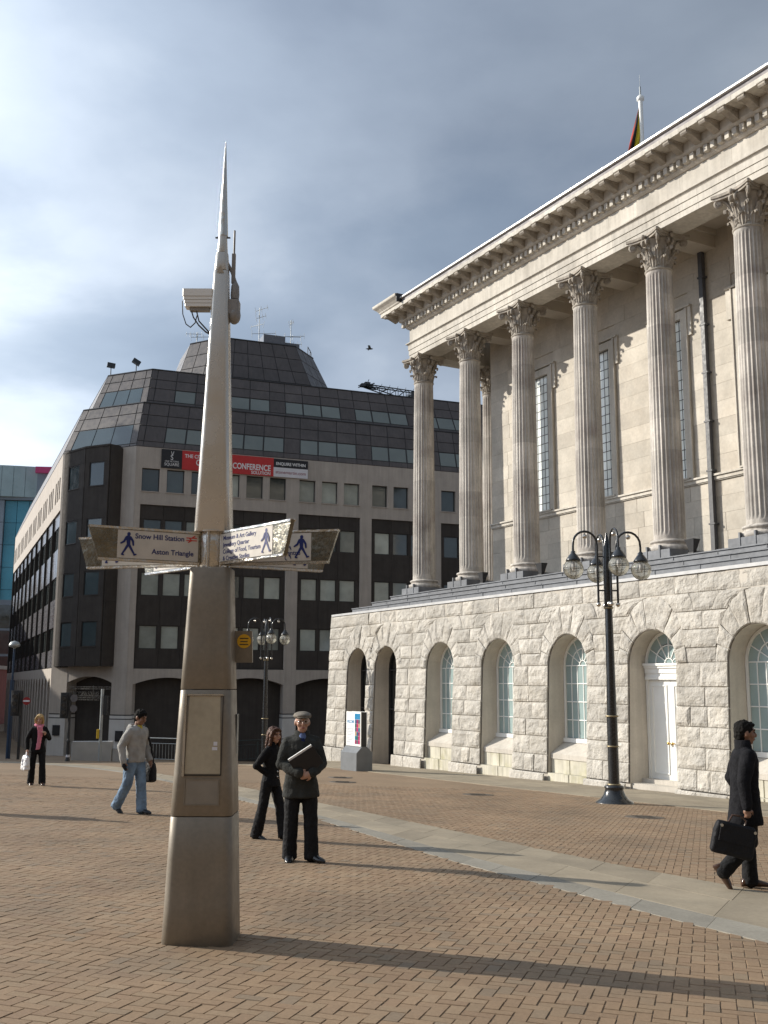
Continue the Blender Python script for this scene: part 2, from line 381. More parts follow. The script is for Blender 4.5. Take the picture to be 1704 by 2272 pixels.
# ================================================================== TOWN HALL (local x along the flank to the right, y inwards, z up)
TH_ROT = R(119.05-180)
th = thing('town_hall', 'pale stone classical hall with tall fluted Corinthian columns on a rough stone podium', 'building', (-2.77, 50.92, -3.45+EYE), TH_ROT)
TX = Vector((math.cos(TH_ROT), math.sin(TH_ROT))); TY = Vector((-math.sin(TH_ROT), math.cos(TH_ROT)))
def th_w(x, y): return Vector((-2.77, 50.92)) + TX*x + TY*y
XEND = 33.0
BAT = .25/6.64
CZ = [-.5,.5,1.09,1.7,2.27,2.84,3.39,4.08,4.5,5.03,5.55,6.09,6.64]
SPR, RAD, RO = 4.08, 1.02, 1.47+.54
OPEN = [(2.93,.96,'arch'),(5.63,.98,'arch')]+[(10.08+4*i,1.02,'win') for i in range(6)]
OPEN = [(x, h, 'door' if abs(x-22.08) < .1 else k) for x, h, k in OPEN]
def in_ring(x, z, ro):
    """offset of an opening's outer edge at height z"""
    return None
def vo_r(h): return h + .97        # outer radius of the voussoirs reaching the course at 6.09
def half_at(h, z):
    """half width taken out of the courses by an opening at height z"""
    ro = 6.09-SPR
    if z <= SPR: return h
    d = ro*ro-(z-SPR)**2
    return max(0, math.sqrt(max(0, d))*(h+.42)/ro)
def rough_block(P, nu, nv, depth, amp, seed, mat, parent, name='stone_block', edge=.05):
    """P(s,t)->(x,z); quarry faced stone with pulled-in margins; local y points inwards"""
    us = [0, edge*.25, .14]+[.14+.72*(i+1)/(nu-3) for i in range(nu-4)]+[.86, 1-edge*.25, 1]
    vs_ = [0, .035, .2]+[.2+.6*(i+1)/(nv-3) for i in range(nv-4)]+[.8, .965, 1]
    us = sorted(set(us)); vs_ = sorted(set(vs_)); V = []
    for b, t_ in enumerate(vs_):
        for a, s_ in enumerate(us):
            x, z = P(s_, t_); y = BAT*z
            if z < .5: y -= .13
            mgn = min(a, len(us)-1-a, b, len(vs_)-1-b)
            n = noise.noise(Vector((x*2.2+seed, z*2.6, seed*.37)))*.6 + noise.noise(Vector((x*5.5, z*6, seed)))*.4
            if mgn == 0: dy = 0
            elif mgn == 1: dy = -depth*.8 - amp*.35*n
            else: dy = -depth - amp*(n+.25)
            V.append((x, y+dy, z))
    m = len(us); F = [(j*m+i, j*m+i+1, (j+1)*m+i+1, (j+1)*m+i) for j in range(len(vs_)-1) for i in range(m-1)]
    mb = MB().add(V, F)
    return mb.build(name, mat, parent)
# backing wall of the podium with real openings, cut as vertical strips round the arches
def th_ground(x): p = th_w(x, -.2); return g(p.x, p.y) - (-3.45+EYE)
back = MB()
edges = [0.0]
for x, h, k in OPEN: edges += [x-h, x+h]
edges.append(XEND)
WY = .05
for a, b in zip(edges[0::2], edges[1::2]):
    back.prism([(a, 0), (b, 0), (b, 1.6), (a, 1.6)], -.6, 6.63)
back.v = [(x, y + (BAT*z + WY if y < .5 else 0), z) for x, y, z in back.v]
for x, h, k in OPEN:
    n = 12; y0, y1 = .22, 1.6
    arc = [(x+h*math.cos(math.pi*i/n), SPR+h*math.sin(math.pi*i/n)) for i in range(n+1)]
    for (xa, za), (xb, zb) in zip(arc, arc[1:]):
        back.prism_xz([(xb, zb), (xa, za), (xa, 6.63), (xb, 6.63)], y0, y1)
back.build('podium_core', MT['smooth'], th)
bseed = 0
def course_iv(z0, z1):
    """free intervals of a course as (left fn, right fn)"""
    iv = []; left = lambda z: 0.0
    for x, h, k in OPEN:
        if min(half_at(h, z0), half_at(h, z1)) <= 0 and max(half_at(h, z0), half_at(h, z1)) <= .01: continue
        iv.append((left, (lambda z, x=x, h=h: x-half_at(h, z)))); left = (lambda z, x=x, h=h: x+half_at(h, z))
    iv.append((left, lambda z: XEND)); return iv
rb = random.Random(3)
pod_blocks = 0
for ci in range(12):
    z0, z1 = CZ[ci], CZ[ci+1]
    for Lf, Rf in course_iv(z0, z1):
        zm = (z0+z1)/2; wdt = Rf(zm)-Lf(zm)
        if wdt < .12: continue
        n = max(1, round(wdt/(rb.uniform(.72, 1.15) if ci < 11 else rb.uniform(.95, 1.6))))
        cut = [0]+sorted(max(.12, min(.88, (i+1)/n+rb.uniform(-.22, .22)/n)) for i in range(n-1))+[1]
        for a, b in zip(cut, cut[1:]):
            xm = Lf(zm)+wdt*(a+b)/2
            if z1 < th_ground(xm)-.05 or xm > 30.5: continue
            gp = .003
            def P(s_, t_, a=a, b=b):
                z = z0+.003+(z1-z0-.006)*t_; l, r_ = Lf(z), Rf(z)
                xa = l+(r_-l)*a+gp; xb = l+(r_-l)*b-gp
                return xa+(xb-xa)*s_, z
            bseed += 1; pod_blocks += 1
            grey = rb.random() < .035
            rough_block(P, 9, 7, .024+rb.random()**2*.04, .07 if ci else .03, bseed*1.7, MT['podium_grey' if grey else 'podium'], th)
# voussoirs: long radial stones round each arch
for x, h, k in OPEN:
    if x > 30: continue
    n = 9; ro = 6.09-SPR
    for i in range(n):
        a0, a1 = math.pi*(i)/n, math.pi*(i+1)/n
        def P(s_, t_, a0=a0, a1=a1):
            a = a1+(a0-a1)*(.012+.976*s_); c, sn = math.cos(a), math.sin(a)
            # outer edge follows the opening cut out of the courses
            lo_, hi_ = h, 4.0
            xo = None
            for q in range(40):
                rr = h+ (4.0-h)*q/39
                z = SPR+rr*sn
                if z >= 6.085 or abs(rr*c) >= half_at(h, z)-.004: break
            rr = max(rr, h+.3)
            rad_ = h-.0+ (rr-h)*(.01+.985*t_)
            return x+rad_*c, SPR+rad_*sn
        bseed += 1; pod_blocks += 1
        rough_block(P, 8, 8, .026+rb.random()**2*.04, .07, bseed*1.3, MT['podium'], th)
print('podium blocks', pod_blocks)
# arched sash windows, aprons, the double door and the two porch arches
def ring_piece(mb, cx, cz, r0, r1, a0, a1, y0, y1, n=10):
    out_ = [(cx+r1*math.cos(a0+(a1-a0)*i/n), cz+r1*math.sin(a0+(a1-a0)*i/n)) for i in range(n+1)]
    in_ = [(cx+r0*math.cos(a0+(a1-a0)*i/n), cz+r0*math.sin(a0+(a1-a0)*i/n)) for i in range(n+1)]
    for i in range(n): mb.prism_xz([in_[i], out_[i], out_[i+1], in_[i+1]][::1] if True else 0, y0, y1)
def fan_bars(mb, cx, cz, r, y0, y1):
    ring_piece(mb, cx, cz, r*.60, r*.60+.03, 0, math.pi, y0, y1, 16)
    ring_piece(mb, cx, cz, r*.17, r*.17+.03, 0, math.pi, y0, y1, 10)
    for i in range(1, 6):
        a = math.pi*i/6; c, s_ = math.cos(a), math.sin(a); nx_, nz_ = -s_*.013, c*.013
        q = [(cx+r*.17*c+nx_, cz+r*.17*s_+nz_), (cx+r*.17*c-nx_, cz+r*.17*s_-nz_), (cx+r*c-nx_, cz+r*s_-nz_), (cx+r*c+nx_, cz+r*s_+nz_)]
        mb.prism_xz(q, y0, y1)
def sector_pane(cx, cz, r0, r1, a0, a1, y, parent):
    n = 4
    pts = [(cx+r1*math.cos(a0+(a1-a0)*i/n), cz+r1*math.sin(a0+(a1-a0)*i/n)) for i in range(n+1)]
    pts += [(cx+r0*math.cos(a1+(a0-a1)*i/n), cz+r0*math.sin(a1+(a0-a1)*i/n)) for i in range(n+1)]
    MB().prism_xz(pts, y, y+.01).build('pane', MT['pane'], parent)
for x, h, k in OPEN:
    if x > 30: continue
    FY = .80
    if k == 'win':
        f = MB(); r = h-.015
        zb = 1.6
        f.box(x-r, x-r+.085, FY, FY+.1, zb, SPR); f.box(x+r-.085, x+r, FY, FY+.1, zb, SPR)
        ring_piece(f, x, SPR, r-.085, r, 0, math.pi, FY, FY+.1, 18)
        f.box(x-r-.05, x+r+.05, FY-.06, FY+.1, zb-.09, zb+.05)
        ri = r-.085; pw = 2*ri/6; ph = (SPR-zb-.05)/4
        for i in range(1, 6): f.box(x-ri+pw*i-.014, x-ri+pw*i+.014, FY+.025, FY+.07, zb+.05, SPR)
        for j in range(1, 5): f.box(x-ri, x+ri, FY+.022, FY+.072, zb+.05+ph*j-.016, zb+.05+ph*j+.016)
        fan_bars(f, x, SPR, ri, FY+.02, FY+.075)
        wo = f.build('window', MT['white'], th)
        for i in range(6):
            for j in range(4):
                MB().box(x-ri+pw*i+.013, x-ri+pw*(i+1)-.013, FY+.045, FY+.055, zb+.05+ph*j+.015, zb+.05+ph*(j+1)-.015).build('pane', MT['pane'], wo)
        for i in range(6):
            a0, a1 = math.pi*i/6+.01, math.pi*(i+1)/6-.01
            sector_pane(x, SPR, ri*.60+.03, ri-.002, a0, a1, FY+.045, wo); sector_pane(x, SPR, ri*.17+.03, ri*.60, a0+.015, a1-.015, FY+.045, wo)
        sector_pane(x, SPR, .001, ri*.17, .02, math.pi-.02, FY+.045, wo)
        MB().box(x-h, x+h, FY+.5, FY+.6, 1.4, 5.2).build('room_blind', MT['smooth'], th)
        s = MB()   # sloping sill, apron below it, plinth stones at the foot
        s.prism_xz([(0,0)]*3, 0, 0) if False else None
        s.add([(x-h+.004,.17,1.14),(x+h-.004,.17,1.14),(x+h-.004,FY-.04,1.5),(x-h+.004,FY-.04,1.5),(x-h+.004,.17,.98),(x+h-.004,.17,.98),(x+h-.004,FY+.3,.98),(x-h+.004,FY+.3,.98),(x-h+.004,FY+.3,1.51),(x+h-.004,FY+.3,1.51)],
              [(0,1,2,3),(4,5,1,0),(3,2,9,8),(5,4,7,6),(4,0,3,8,7),(1,5,6,9,2)])
        s.build('sill', MT['smooth'], th)
        for a, b in ((-1, -.05), (-.04, 1)):
            MB().bbox(x+a*h+.006, x+b*h-.006, .20, .9, .52, .975, .012).build('apron_stone', MT['apron'], th)
        for a, b in ((-1, .1), (.11, 1)):
            MB().bbox(x+a*h+.006, x+b*h-.006, .02, .9, -.5, .515, .02).build('apron_stone', MT['apron'], th)
    elif k == 'door':
        r = h-.015; FY = .82; f = MB(); zb, zt = .62, 3.60
        f.box(x-r, x-r+.09, FY, FY+.12, zb, SPR); f.box(x+r-.09, x+r, FY, FY+.12, zb, SPR)
        ring_piece(f, x, SPR, r-.085, r, 0, math.pi, FY, FY+.1, 18); fan_bars(f, x, SPR, r-.085, FY+.02, FY+.075)
        for z0_, z1_, pj_ in ((zt, 3.70, .05), (3.70, 3.80, .02), (3.80, 3.95, .05), (3.95, 4.02, .09), (4.02, 4.10, .13)):
            f.box(x-r+.02, x+r-.02, FY-pj_, FY+.12, z0_+.001, z1_)
        d = f.build('doorway', MT['white'], th); ri = r-.085
        for i in range(6):
            a0, a1 = math.pi*i/6+.01, math.pi*(i+1)/6-.01
            sector_pane(x, SPR+.03, ri*.60+.03, ri-.01, a0, a1, FY+.045, d); sector_pane(x, SPR+.03, ri*.17+.03, ri*.60, a0+.015, a1-.015, FY+.045, d)
        sector_pane(x, SPR+.03, .001, ri*.17, .05, math.pi-.05, FY+.045, d)
        for sg in (-1, 1):
            lf = MB(); xa, xb = (x-ri, x-.006) if sg < 0 else (x+.006, x+ri)
            lf.box(xa, xb, FY+.05, FY+.1, zb, zt-.01)
            for za, zb_ in ((zb+.16, zt-.16),):
                for bx in ((xa+.13, xa+.17), (xb-.17, xb-.13)): lf.box(bx[0], bx[1], FY+.02, FY+.051, za, zb_)
                lf.box(xa+.17, xb-.17, FY+.02, FY+.051, za, za+.04); lf.box(xa+.17, xb-.17, FY+.02, FY+.051, zb_-.04, zb_)
            leaf = lf.build('door', MT['white'], th)
            MB().sphere((x+sg*.09, FY-.03, zb+1.08), .045, 12, 8).tube([(x+sg*.09, FY-.03, zb+1.08), (x+sg*.09, FY+.06, zb+1.08)], .018, 8).build('handle', MT['brass'], leaf)
        MB().box(x-h, x+h, .12, 1.2, -.3, .50).build('step', MT['smooth'], th); MB().box(x-h+.003, x+h-.003, .55, 1.2, .50, .62).build('step', MT['smooth'], th)
        MB().box(x-h, x+h, FY+.5, FY+.6, 0.6, 5.2).build('dark_lobby', MT['ironmat'], th)
    else:
        FY = .86; f = MB(); r = h
        f.box(x-r, x-r+.07, FY, FY+.08, -.3, SPR); f.box(x+r-.07, x+r, FY, FY+.08, -.3, SPR); f.box(x-.035, x+.035, FY, FY+.08, -.3, SPR)
        ring_piece(f, x, SPR, r-.07, r, 0, math.pi, FY, FY+.08, 16); f.box(x-r, x+r, FY, FY+.08, SPR-.06, SPR); f.box(x-r, x+r, FY, FY+.08, 2.3, 2.37)
        d = f.build('glazed_door', MT['ironmat'], th)
        MB().box(x-r, x+r, FY+.09, FY+.1, -.3, SPR+r).build('pane', MT['darkglass'], d)
# stepped lead covered top of the podium
XS = 31.5
MB().box(.18, XS, .17, 6.0, 6.642, 6.74).build('lead_flashing', MT['leadedge'], th)
back2 = MB()
for i, (o_, z0_, z1_) in enumerate(((.92, 6.742, 7.03), (1.62, 7.03, 7.31), (2.28, 7.31, 7.58))):
    back2.box(o_+.05, XS, o_+.05, 5.6, z0_, z1_-.04)
    x = o_; first = True; ln0 = rb.uniform(.7, 1.9)
    while x < 29.5:
        ln = ln0 if first else 1.9; first = False; jy = rb.uniform(-.008, .008)
        m = MB(); m.box(x+.006, x+ln-.006, o_+jy, o_+.80, z0_+.045, z1_-.03)
        m.box(x+.003, x+ln-.003, o_-.045+jy, o_+.80, z1_-.035, z1_+rb.uniform(.0, .008)); m.box(x+ln-.02, x+ln+.012, o_-.018, o_+.1, z0_+.045, z1_-.034)
        m.build('lead_sheet', MT['lead'], th); x += ln
back2.build('step_core', MT['lead'], th)
# columns
CY = 3.1; COLX = [4.05+4*i for i in range(7)]
def column_meshes():
    zb, zt = 8.26, 17.78; rbm, rtp = .535, .452; nf = 24; per = 5
    rings = []; levels = [0, .012, .03]+[i/14 for i in range(1, 14)]+[.975, .99, 1]
    for t_ in levels:
        r = rbm-(rbm-rtp)*(t_**1.55); V = []
        fl = 1.0 if .02 < t_ < .985 else 0.0
        for i in range(nf):
            for j in range(per):
                a = 2*math.pi*(i+j/per)/nf
                q = j/per; dp = 0 if q < .01 else math.sin(math.pi*(q-.12)/.88)*.034 if q > .12 else 0
                rr = r - fl*max(0, dp)
                V.append((rr*math.cos(a), rr*math.sin(a), zb+(zt-zb)*t_))
        rings.append(V)
    shaft = MB().loft(rings, smooth=False)
    base = MB().lathe([(.70,7.86),(.735,7.90),(.745,7.95),(.735,8.0),(.70,8.035),(.645,8.045),(.61,8.075),(.605,8.11),(.62,8.14),(.655,8.15),(.675,8.18),(.66,8.215),(.625,8.235),(.575,8.24),(.56,8.262)], 40)
    plinth = MB().bbox(-.78, .78, -.78, .78, 7.585, 7.86, .02)
    for s_ in (-1, 1): plinth.box(s_*.3-.03, s_*.3+.03, -.80, -.70, 7.6, 8.02)
    # capital: bell, two tiers of acanthus leaves, corner volutes
    cap = MB().lathe([(.455,17.76),(.49,17.79),(.49,17.83),(.44,17.85),(.43,18.0),(.435,18.3),(.47,18.6),(.56,18.84),(.60,18.88)], 32)
    def leaf(a, z0, h_, r0, wd, curl):
        c, s_ = math.cos(a), math.sin(a); V = []; nl = 9; nw = 7
        for i in range(nl):
            t_ = i/(nl-1)
            if t_ < .72: rr = r0 + .05*t_ + curl*.35*(t_/.72)**3; z = z0+h_*t_/.72*.92
            else:
                q = (t_-.72)/.28; rr = r0+.036+curl*.35+curl*.65*math.sin(q*math.pi*.62); z = z0+h_*.92+h_*.1*math.sin(q*math.pi*.75)-h_*.22*q*q
            wv = wd*(.62+.38*math.sin(math.pi*min(1, t_*1.15)))*(1 if t_ < .8 else 1-.6*(t_-.8)/.2)
            for j in range(nw):
                q = (j/(nw-1)*2-1); sc = 1+.14*math.cos(i*math.pi)*(abs(q) > .9)
                rd = rr - .05*q*q + .018*math.cos(q*math.pi*3)
                x_, y_ = rd, q*wv*sc
                V.append((x_*c-y_*s_, x_*s_+y_*c, z-.05*q*q*h_))
        cap.add(V, [(i*nw+j, (i*nw+j+1), (i+1)*nw+j+1, (i+1)*nw+j) for i in range(nl-1) for j in range(nw-1)])
        cap.add(V, [((i+1)*nw+j, (i+1)*nw+j+1, i*nw+j+1, i*nw+j) for i in range(0) for j in range(0)])
    for i in range(8): leaf(2*math.pi*(i+.5)/8, 17.85, .40, .455, .165, .17)
    for i in range(8): leaf(2*math.pi*i/8, 17.95, .66, .465, .16, .22)
    def volute(a, r0, z0, rend, zend, rs, th_):
        c, s_ = math.cos(a), math.sin(a); pts = []; rad_ = []
        for i in range(6):
            t_ = i/5; pts.append((r0+(rend-rs*.2-r0)*t_**1.6, z0+(zend-z0)*math.sin(t_*math.pi/2))); rad_.append(.035+.02*t_)
        n = 20
        for i in range(1, n+1):
            t_ = i/n; aa = math.pi/2-t_*math.pi*3.2; rr = rs*(1-.78*t_)
            pts.append((rend-rs*.2+rr*math.cos(aa)*.95+0, zend-rs+rr*math.sin(aa))); rad_.append(.055-.018*t_)
        cap.tube([(p[0]*c, p[0]*s_, p[1]) for p in pts], rad_, 6)
        cap.tube([(( rend-rs*.2)*c - q*s_*th_, (rend-rs*.2)*s_ + q*c*th_, zend-rs) for q in (-1, 1)], rs*.5, 8)
    for i in range(4):
        volute(math.pi/4+i*math.pi/2, .45, 18.35, .88, 18.92, .13, .07)
        for dd in (-.16, .16): volute(i*math.pi/2+dd, .45, 18.4, .60, 18.86, .085, .05)
    for i in range(4):
        a = i*math.pi/2; cap.sphere((.70*math.cos(a), .70*math.sin(a), 18.97), .10, 10, 6, (.8, .8, 1))
    def abacus(r_, cc, z0, z1, mb):
        poly = []
        for i in range(4):
            a = i*math.pi/2; n = 8
            for j in range(n+1):
                q = -1+2*j/n; lx = r_*.70*q; dp = r_*.707 - cc*(1-q*q)
                ex = .05 if abs(q) == 1 else 0
                x_, y_ = dp, lx*.96
                poly.append((x_*math.cos(a)-y_*math.sin(a), x_*math.sin(a)+y_*math.cos(a)))
        mb.prism(poly, z0, z1)
    ab = MB(); abacus(1.05, .16, 18.90, 18.98, ab); abacus(1.12, .16, 18.98, 19.075, ab)
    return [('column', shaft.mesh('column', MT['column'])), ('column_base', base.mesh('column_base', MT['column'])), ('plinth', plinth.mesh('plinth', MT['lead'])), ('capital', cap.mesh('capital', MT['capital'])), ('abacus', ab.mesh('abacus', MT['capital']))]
cm = column_meshes()
for x, y in [(x, CY) for x in COLX]+[(4.05, 7.1), (4.05, 11.1)]:
    c = ob(cm[0][0], cm[0][1], th, (x, y, 0))
    for n_, me in cm[1:]: ob(n_, me, c)
# entablature: mitred mouldings that run along the flank and return at the end
EX, EY = 3.55, 2.60
def moulding(profile, name, mat, cuts=None):
    """profile: (outward, z) points, closed backwards; cut into lengths along the flank"""
    cuts = cuts or [None, XS]
    first = True
    for a, b in zip(cuts, cuts[1:]):
        m = MB(); n = len(profile); R0 = []; R1 = []; R2 = []
        for p_, z in profile:
            if first: R0.append((EX-p_, 18.0, z)); R1.append((EX-p_, EY-p_, z))
            else: R1.append((a+.003, EY-p_, z))
            R2.append((b-.003, EY-p_, z))
        rr = ([R0] if first else [])+[R1, R2]
        m.loft([list(reversed(q)) for q in rr], smooth=False); m.build(name, mat, th); first = False
joints = [None, 6.3, 8.0, 10.2, 12.1, 14.6, 16.1, 18.3, 20.1, 22.5, 24.1, 26.6, 28.1, XS]
moulding([(-1,19.08),(0,19.08),(0,19.30),(.03,19.30),(.03,19.56),(.06,19.56),(.06,19.80),(-1,19.80)], 'architrave', MT['entab'], joints)
moulding([(-1,19.801),(.07,19.801),(.10,19.84),(.15,19.86),(.15,19.905),(-1,19.905)], 'architrave_moulding', MT['entab'])
moulding([(-1,19.906),(.0,19.906),(.0,20.62),(-1,20.62)], 'frieze', MT['entab'], [None, 5.4, 7.4, 9.6, 12.0, 13.5, 15.8, 18.1, 19.6, 21.7, 24.0, 26.0, 28.0, XS])
moulding([(-1,20.621),(.05,20.621),(.12,20.68),(.14,20.72),(.14,20.98),(-1,20.98)], 'bed_moulding', MT['entab'])
moulding([(-1,20.981),(.30,20.981),(.36,21.02),(.40,21.08),(.40,21.36),(-1,21.36)], 'cornice_bed', MT['entab'])
moulding([(-1,21.361),(1.05,21.361),(1.05,21.54),(-1,21.54)], 'corona', MT['entab'], [None, 7.9, 11.4, 14.8, 18.2, 21.6, 25.0, 28.4, XS])
moulding([(-1,21.541),(1.06,21.541),(1.10,21.575),(1.12,21.63),(1.22,21.74),(1.34,21.84),(1.36,21.88),(1.36,21.97),(-1,21.97)], 'cyma', MT['entab'], [None, 4.45])
MB().box(4.46, 4.50, EY-1.30, EY+.5, 21.56, 21.97).build('cyma_end', MT['ironmat'], th)
MB().box(4.51, XS, EY-1.0, EY+.5, 21.541, 21.735).build('gutter_shade', MT['gutter_shade'], th)
x = 4.51
while x < 29:
    m = MB(); m.box(x+.012, x+1.45, EY-1.10, EY+.6, 21.737, 21.80+rb.uniform(-.004, .006)); m.box(x-.012, x+.012, EY-1.105, EY+.6, 21.737, 21.815)
    m.build('roof_lead_sheet', MT['roofwhite'], th); x += 1.46
MB().add([(EX-.9,EY-.9,21.79),(XS,EY-.9,21.79),(XS,11.5,23.6),(EX-.9,11.5,23.6),(XS,20,21.8),(EX-.9,20,21.8)], [(0,1,2,3),(3,2,4,5),(0,3,5),(1,4,2)]).build('roof', MT['lead'], th)
dm = MB().box(-.085, .085, -.16, 0, 20.74, 20.965).mesh('dentil', MT['entab'])
for x in [EX-.20+.305*i for i in range(87)]: ob('dentil', dm, th, (x, EY-.14, 0))
mo = MB()   # scrolled modillion bracket
pr_ = [(0,21.358),(-.66,21.358),(-.68,21.33),(-.68,21.25),(-.64,21.20),(-.57,21.19),(-.50,21.22),(-.40,21.20),(-.20,21.12),(-.05,21.06),(0,21.05)]
mo.add([(-.13,y,z) for y,z in pr_]+[(.13,y,z) for y,z in pr_], [tuple(range(len(pr_))), tuple(range(2*len(pr_)-1,len(pr_)-1,-1))]+[((i+1)%len(pr_), i, len(pr_)+i, len(pr_)+(i+1)%len(pr_)) for i in range(len(pr_))])
mo.box(-.17, .17, -.70, 0, 21.325, 21.357)
mo.tube([(-.14,-.61,21.25),(.14,-.61,21.25)], .055, 8)
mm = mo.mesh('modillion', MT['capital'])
for x in [EX-.55+.80*i for i in range(34)]: ob('modillion', mm, th, (x, EY-.41, 0))
# ceiling of the colonnade, beams, wall of the hall
YW = 5.5; XW = 6.25
cl = MB().box(EX+.4, XS, EY+.9, YW, 19.75, 19.95); cl.build('colonnade_ceiling', MT['soffit'], th)
for x in COLX:
    MB().box(x-.42, x+.42, EY+1.0, YW-.002, 19.09, 19.749).build('ceiling_beam', MT['soffit'], th)
    MB().box(x-.52, x+.52, EY+1.003, YW-.004, 19.55, 19.747).build('ceiling_beam', MT['soffit'], th)
WIN = [10.05+4*i for i in range(5)]; WH = .62; WZ0, WZ1 = 10.86, 16.95
bk = MB()
ed = [XW]
for x in WIN: ed += [x-WH, x+WH]
ed.append(XS)
for a, b in zip(ed[0::2], ed[1::2]): bk.box(a, b, YW+.06, YW+1.0, 7.3, 19.95)
for x in WIN: bk.box(x-WH, x+WH, YW+.06, YW+1, 7.3, WZ0-.1); bk.box(x-WH, x+WH, YW+.06, YW+1, WZ1, 19.95)
bk.box(XW, XW+1, YW+1.0, 19, 7.3, 19.95)
bk.build('hall_wall', MT['ashlar'], th)
zc = [7.45, 8.1, 8.75, 9.4, 10.0, 10.56]; zc2 = [10.84+.64*i for i in range(15)]
na = 0
def ashlar_row(z0, z1, ivs):
    global na
    for a, b in ivs:
        if b-a < .08: continue
        n = max(1, round((b-a)/rb.uniform(1.35, 1.9))); ct = [a]+[a+(b-a)*((i+1)/n+rb.uniform(-.16, .16)/n) for i in range(n-1)]+[b]
        for p_, q_ in zip(ct, ct[1:]):
            if p_ > 26: continue
            na += 1
            MB().bbox(p_+.004, q_-.004, YW+rb.uniform(-.004, .004), YW+.07, z0+.003, z1-.003, .006).build('wall_stone', MT['ashlar'], th)
for z0_, z1_ in zip(zc, zc[1:]): ashlar_row(z0_, z1_, [(XW, XS)])
for z0_, z1_ in zip(zc2, zc2[1:]):
    if z0_ < WZ1+.35:
        iv = []; l = XW
        for x in WIN: iv.append((l, x-WH-.34)); l = x+WH+.34
        iv.append((l, XS))
    else: iv = [(XW, XS)]
    ashlar_row(z0_, z1_, iv)
print('ashlar', na)
st = MB().box(XW, XS, YW-.10, YW+.07, 10.60, 10.73); st.box(XW, XS, YW-.16, YW+.07, 10.732, 10.80); st.box(XW, XS, YW-.06, YW+.07, 10.562, 10.598); st.build('string_course', MT['entab'], th)
for x in WIN[:4]:
    s = MB()
    for sg in (-1, 1):
        xa = x+sg*(WH+.17); s.box(xa-.17, xa+.17, YW-.08, YW+.3, 10.802, WZ1+.3)
        s.box(xa+sg*.10-.02, xa+sg*.10+.09 if sg > 0 else xa+sg*.10+.02, YW-.13, YW-.079, 10.802, WZ1+.33)
        ex = x+sg*(WH+.44); s.box(min(ex-.10, ex+.10), max(ex-.10, ex+.10), YW-.081, YW+.1, WZ1-.75, WZ1+.345)
    s.box(x-WH, x+WH, YW-.078, YW+.3, WZ1, WZ1+.3); s.box(x-WH-.54, x+WH+.54, YW-.15, YW+.1, WZ1+.346, WZ1+.42)
    s.box(x-WH-.2, x+WH+.2, YW-.2, YW+.3, 10.802, WZ0)
    s.build('window_surround', MT['entab'], th)
    f = MB(); nc, nr = 5, 16; pw, ph = 2*WH/nc, (WZ1-WZ0)/nr
    for i in range(nc+1): f.box(x-WH+pw*i-.010, x-WH+pw*i+.010, YW+.10, YW+.13, WZ0, WZ1)
    for j in range(nr+1): f.box(x-WH, x+WH, YW+.098, YW+.132, WZ0+ph*j-.012, WZ0+ph*j+.012)
    wo = f.build('leaded_window', MT['ironmat'], th)
    for i in range(nc):
        for j in range(nr):
            tl = random.uniform(-.006, .006)
            MB().box(x-WH+pw*i+.012, x-WH+pw*(i+1)-.012, YW+.112, YW+.12, WZ0+ph*j+.01, WZ0+ph*(j+1)-.01).build('pane', MT['paneup'], wo, rot=(0, 0, 0))
dp = MB().box(19.80, 19.98, YW-.22, YW-.06, 7.6, 19.7)
for z in (9.0, 10.9, 12.7, 14.5, 16.3, 18.1): dp.box(19.75, 20.03, YW-.235, YW-.0, z, z+.06)
dp.build('downpipe', MT['pipe'], th)
# flagged strip along the foot of the podium
strip = tag(ob('pavement', None), kind='structure')
for r0, r1 in ((-3.95, -2.6), (-2.6, -1.25), (-1.25, .1)):
    x = -3.0 - r0*.2
    while x < 30:
        ln = rb.uniform(.9, 1.7)
        q = [th_w(x, r0), th_w(x+ln, r0), th_w(x+ln, r1), th_w(x, r1)]
        flag_piece([(p.x, p.y) for p in q], MT['flag'], strip, lift=.008); x += ln
# ================================================================== OFFICE BLOCK (local x along the shaded front, y inwards)
MT['conc'] = nmat('buff_concrete', (.42,.375,.33), .85, var=.08, vs=1.2, bump=.2, bs=30, bd=.005, streak=.10, fine=.04)
MT['conclow'] = nmat('pale_painted_concrete', (.58,.56,.53), .8, var=.06, vs=1.5, streak=.06)
MT['clad'] = nmat('dark_brown_cladding', (.058,.051,.046), .8, spec=.15, var=.12, vs=1.5, orand=.10, streak=.12)
MT['cladL'] = nmat('bronze_spandrel', (.10,.10,.11), .25, spec=.6, var=.1, vs=1.5, orand=.2)
MT['slate'] = nmat('mansard_panel', (.085,.073,.070), .42, spec=.45, var=.16, vs=1.0, orand=.10, streak=.15)
MT['wframe'] = nmat('dark_window_frame', (.025,.024,.024), .4, var=.1)
MT['oglass'] = nmat('office_glass', (.05,.065,.065), .04, spec=.9, var=.25, vs=.6, orand=.3)
MT['blind'] = nmat('pale_window_blind', (.30,.33,.30), .10, spec=.6, var=.18, vs=1.2, orand=.35)
MT['mglass'] = nmat('sloping_glass', (.15,.175,.165), .05, spec=.9, var=.08, vs=.7, orand=.06)
MT['cglass'] = nmat('corner_glass', (.045,.07,.08), .04, spec=.9, var=.15, vs=.7, orand=.2)
of = thing('office_block', 'dark stepped mansard office block with buff concrete piers behind the hall', 'building', (-15.91, 65.3, EYE), R(21.1))
GZ = -6.0          # foot of the piers, below the pavement
BX = [.40+5.25*i for i in range(8)]
XE = BX[6]-.43
rq = random.Random(11)
UC = Vector((-.693, .721)).normalized(); NC = Vector((.721, .693)).normalized()      # chamfer direction and its inward normal
def cham(u, d): p = UC*u + NC*d; return (p.x, p.y)
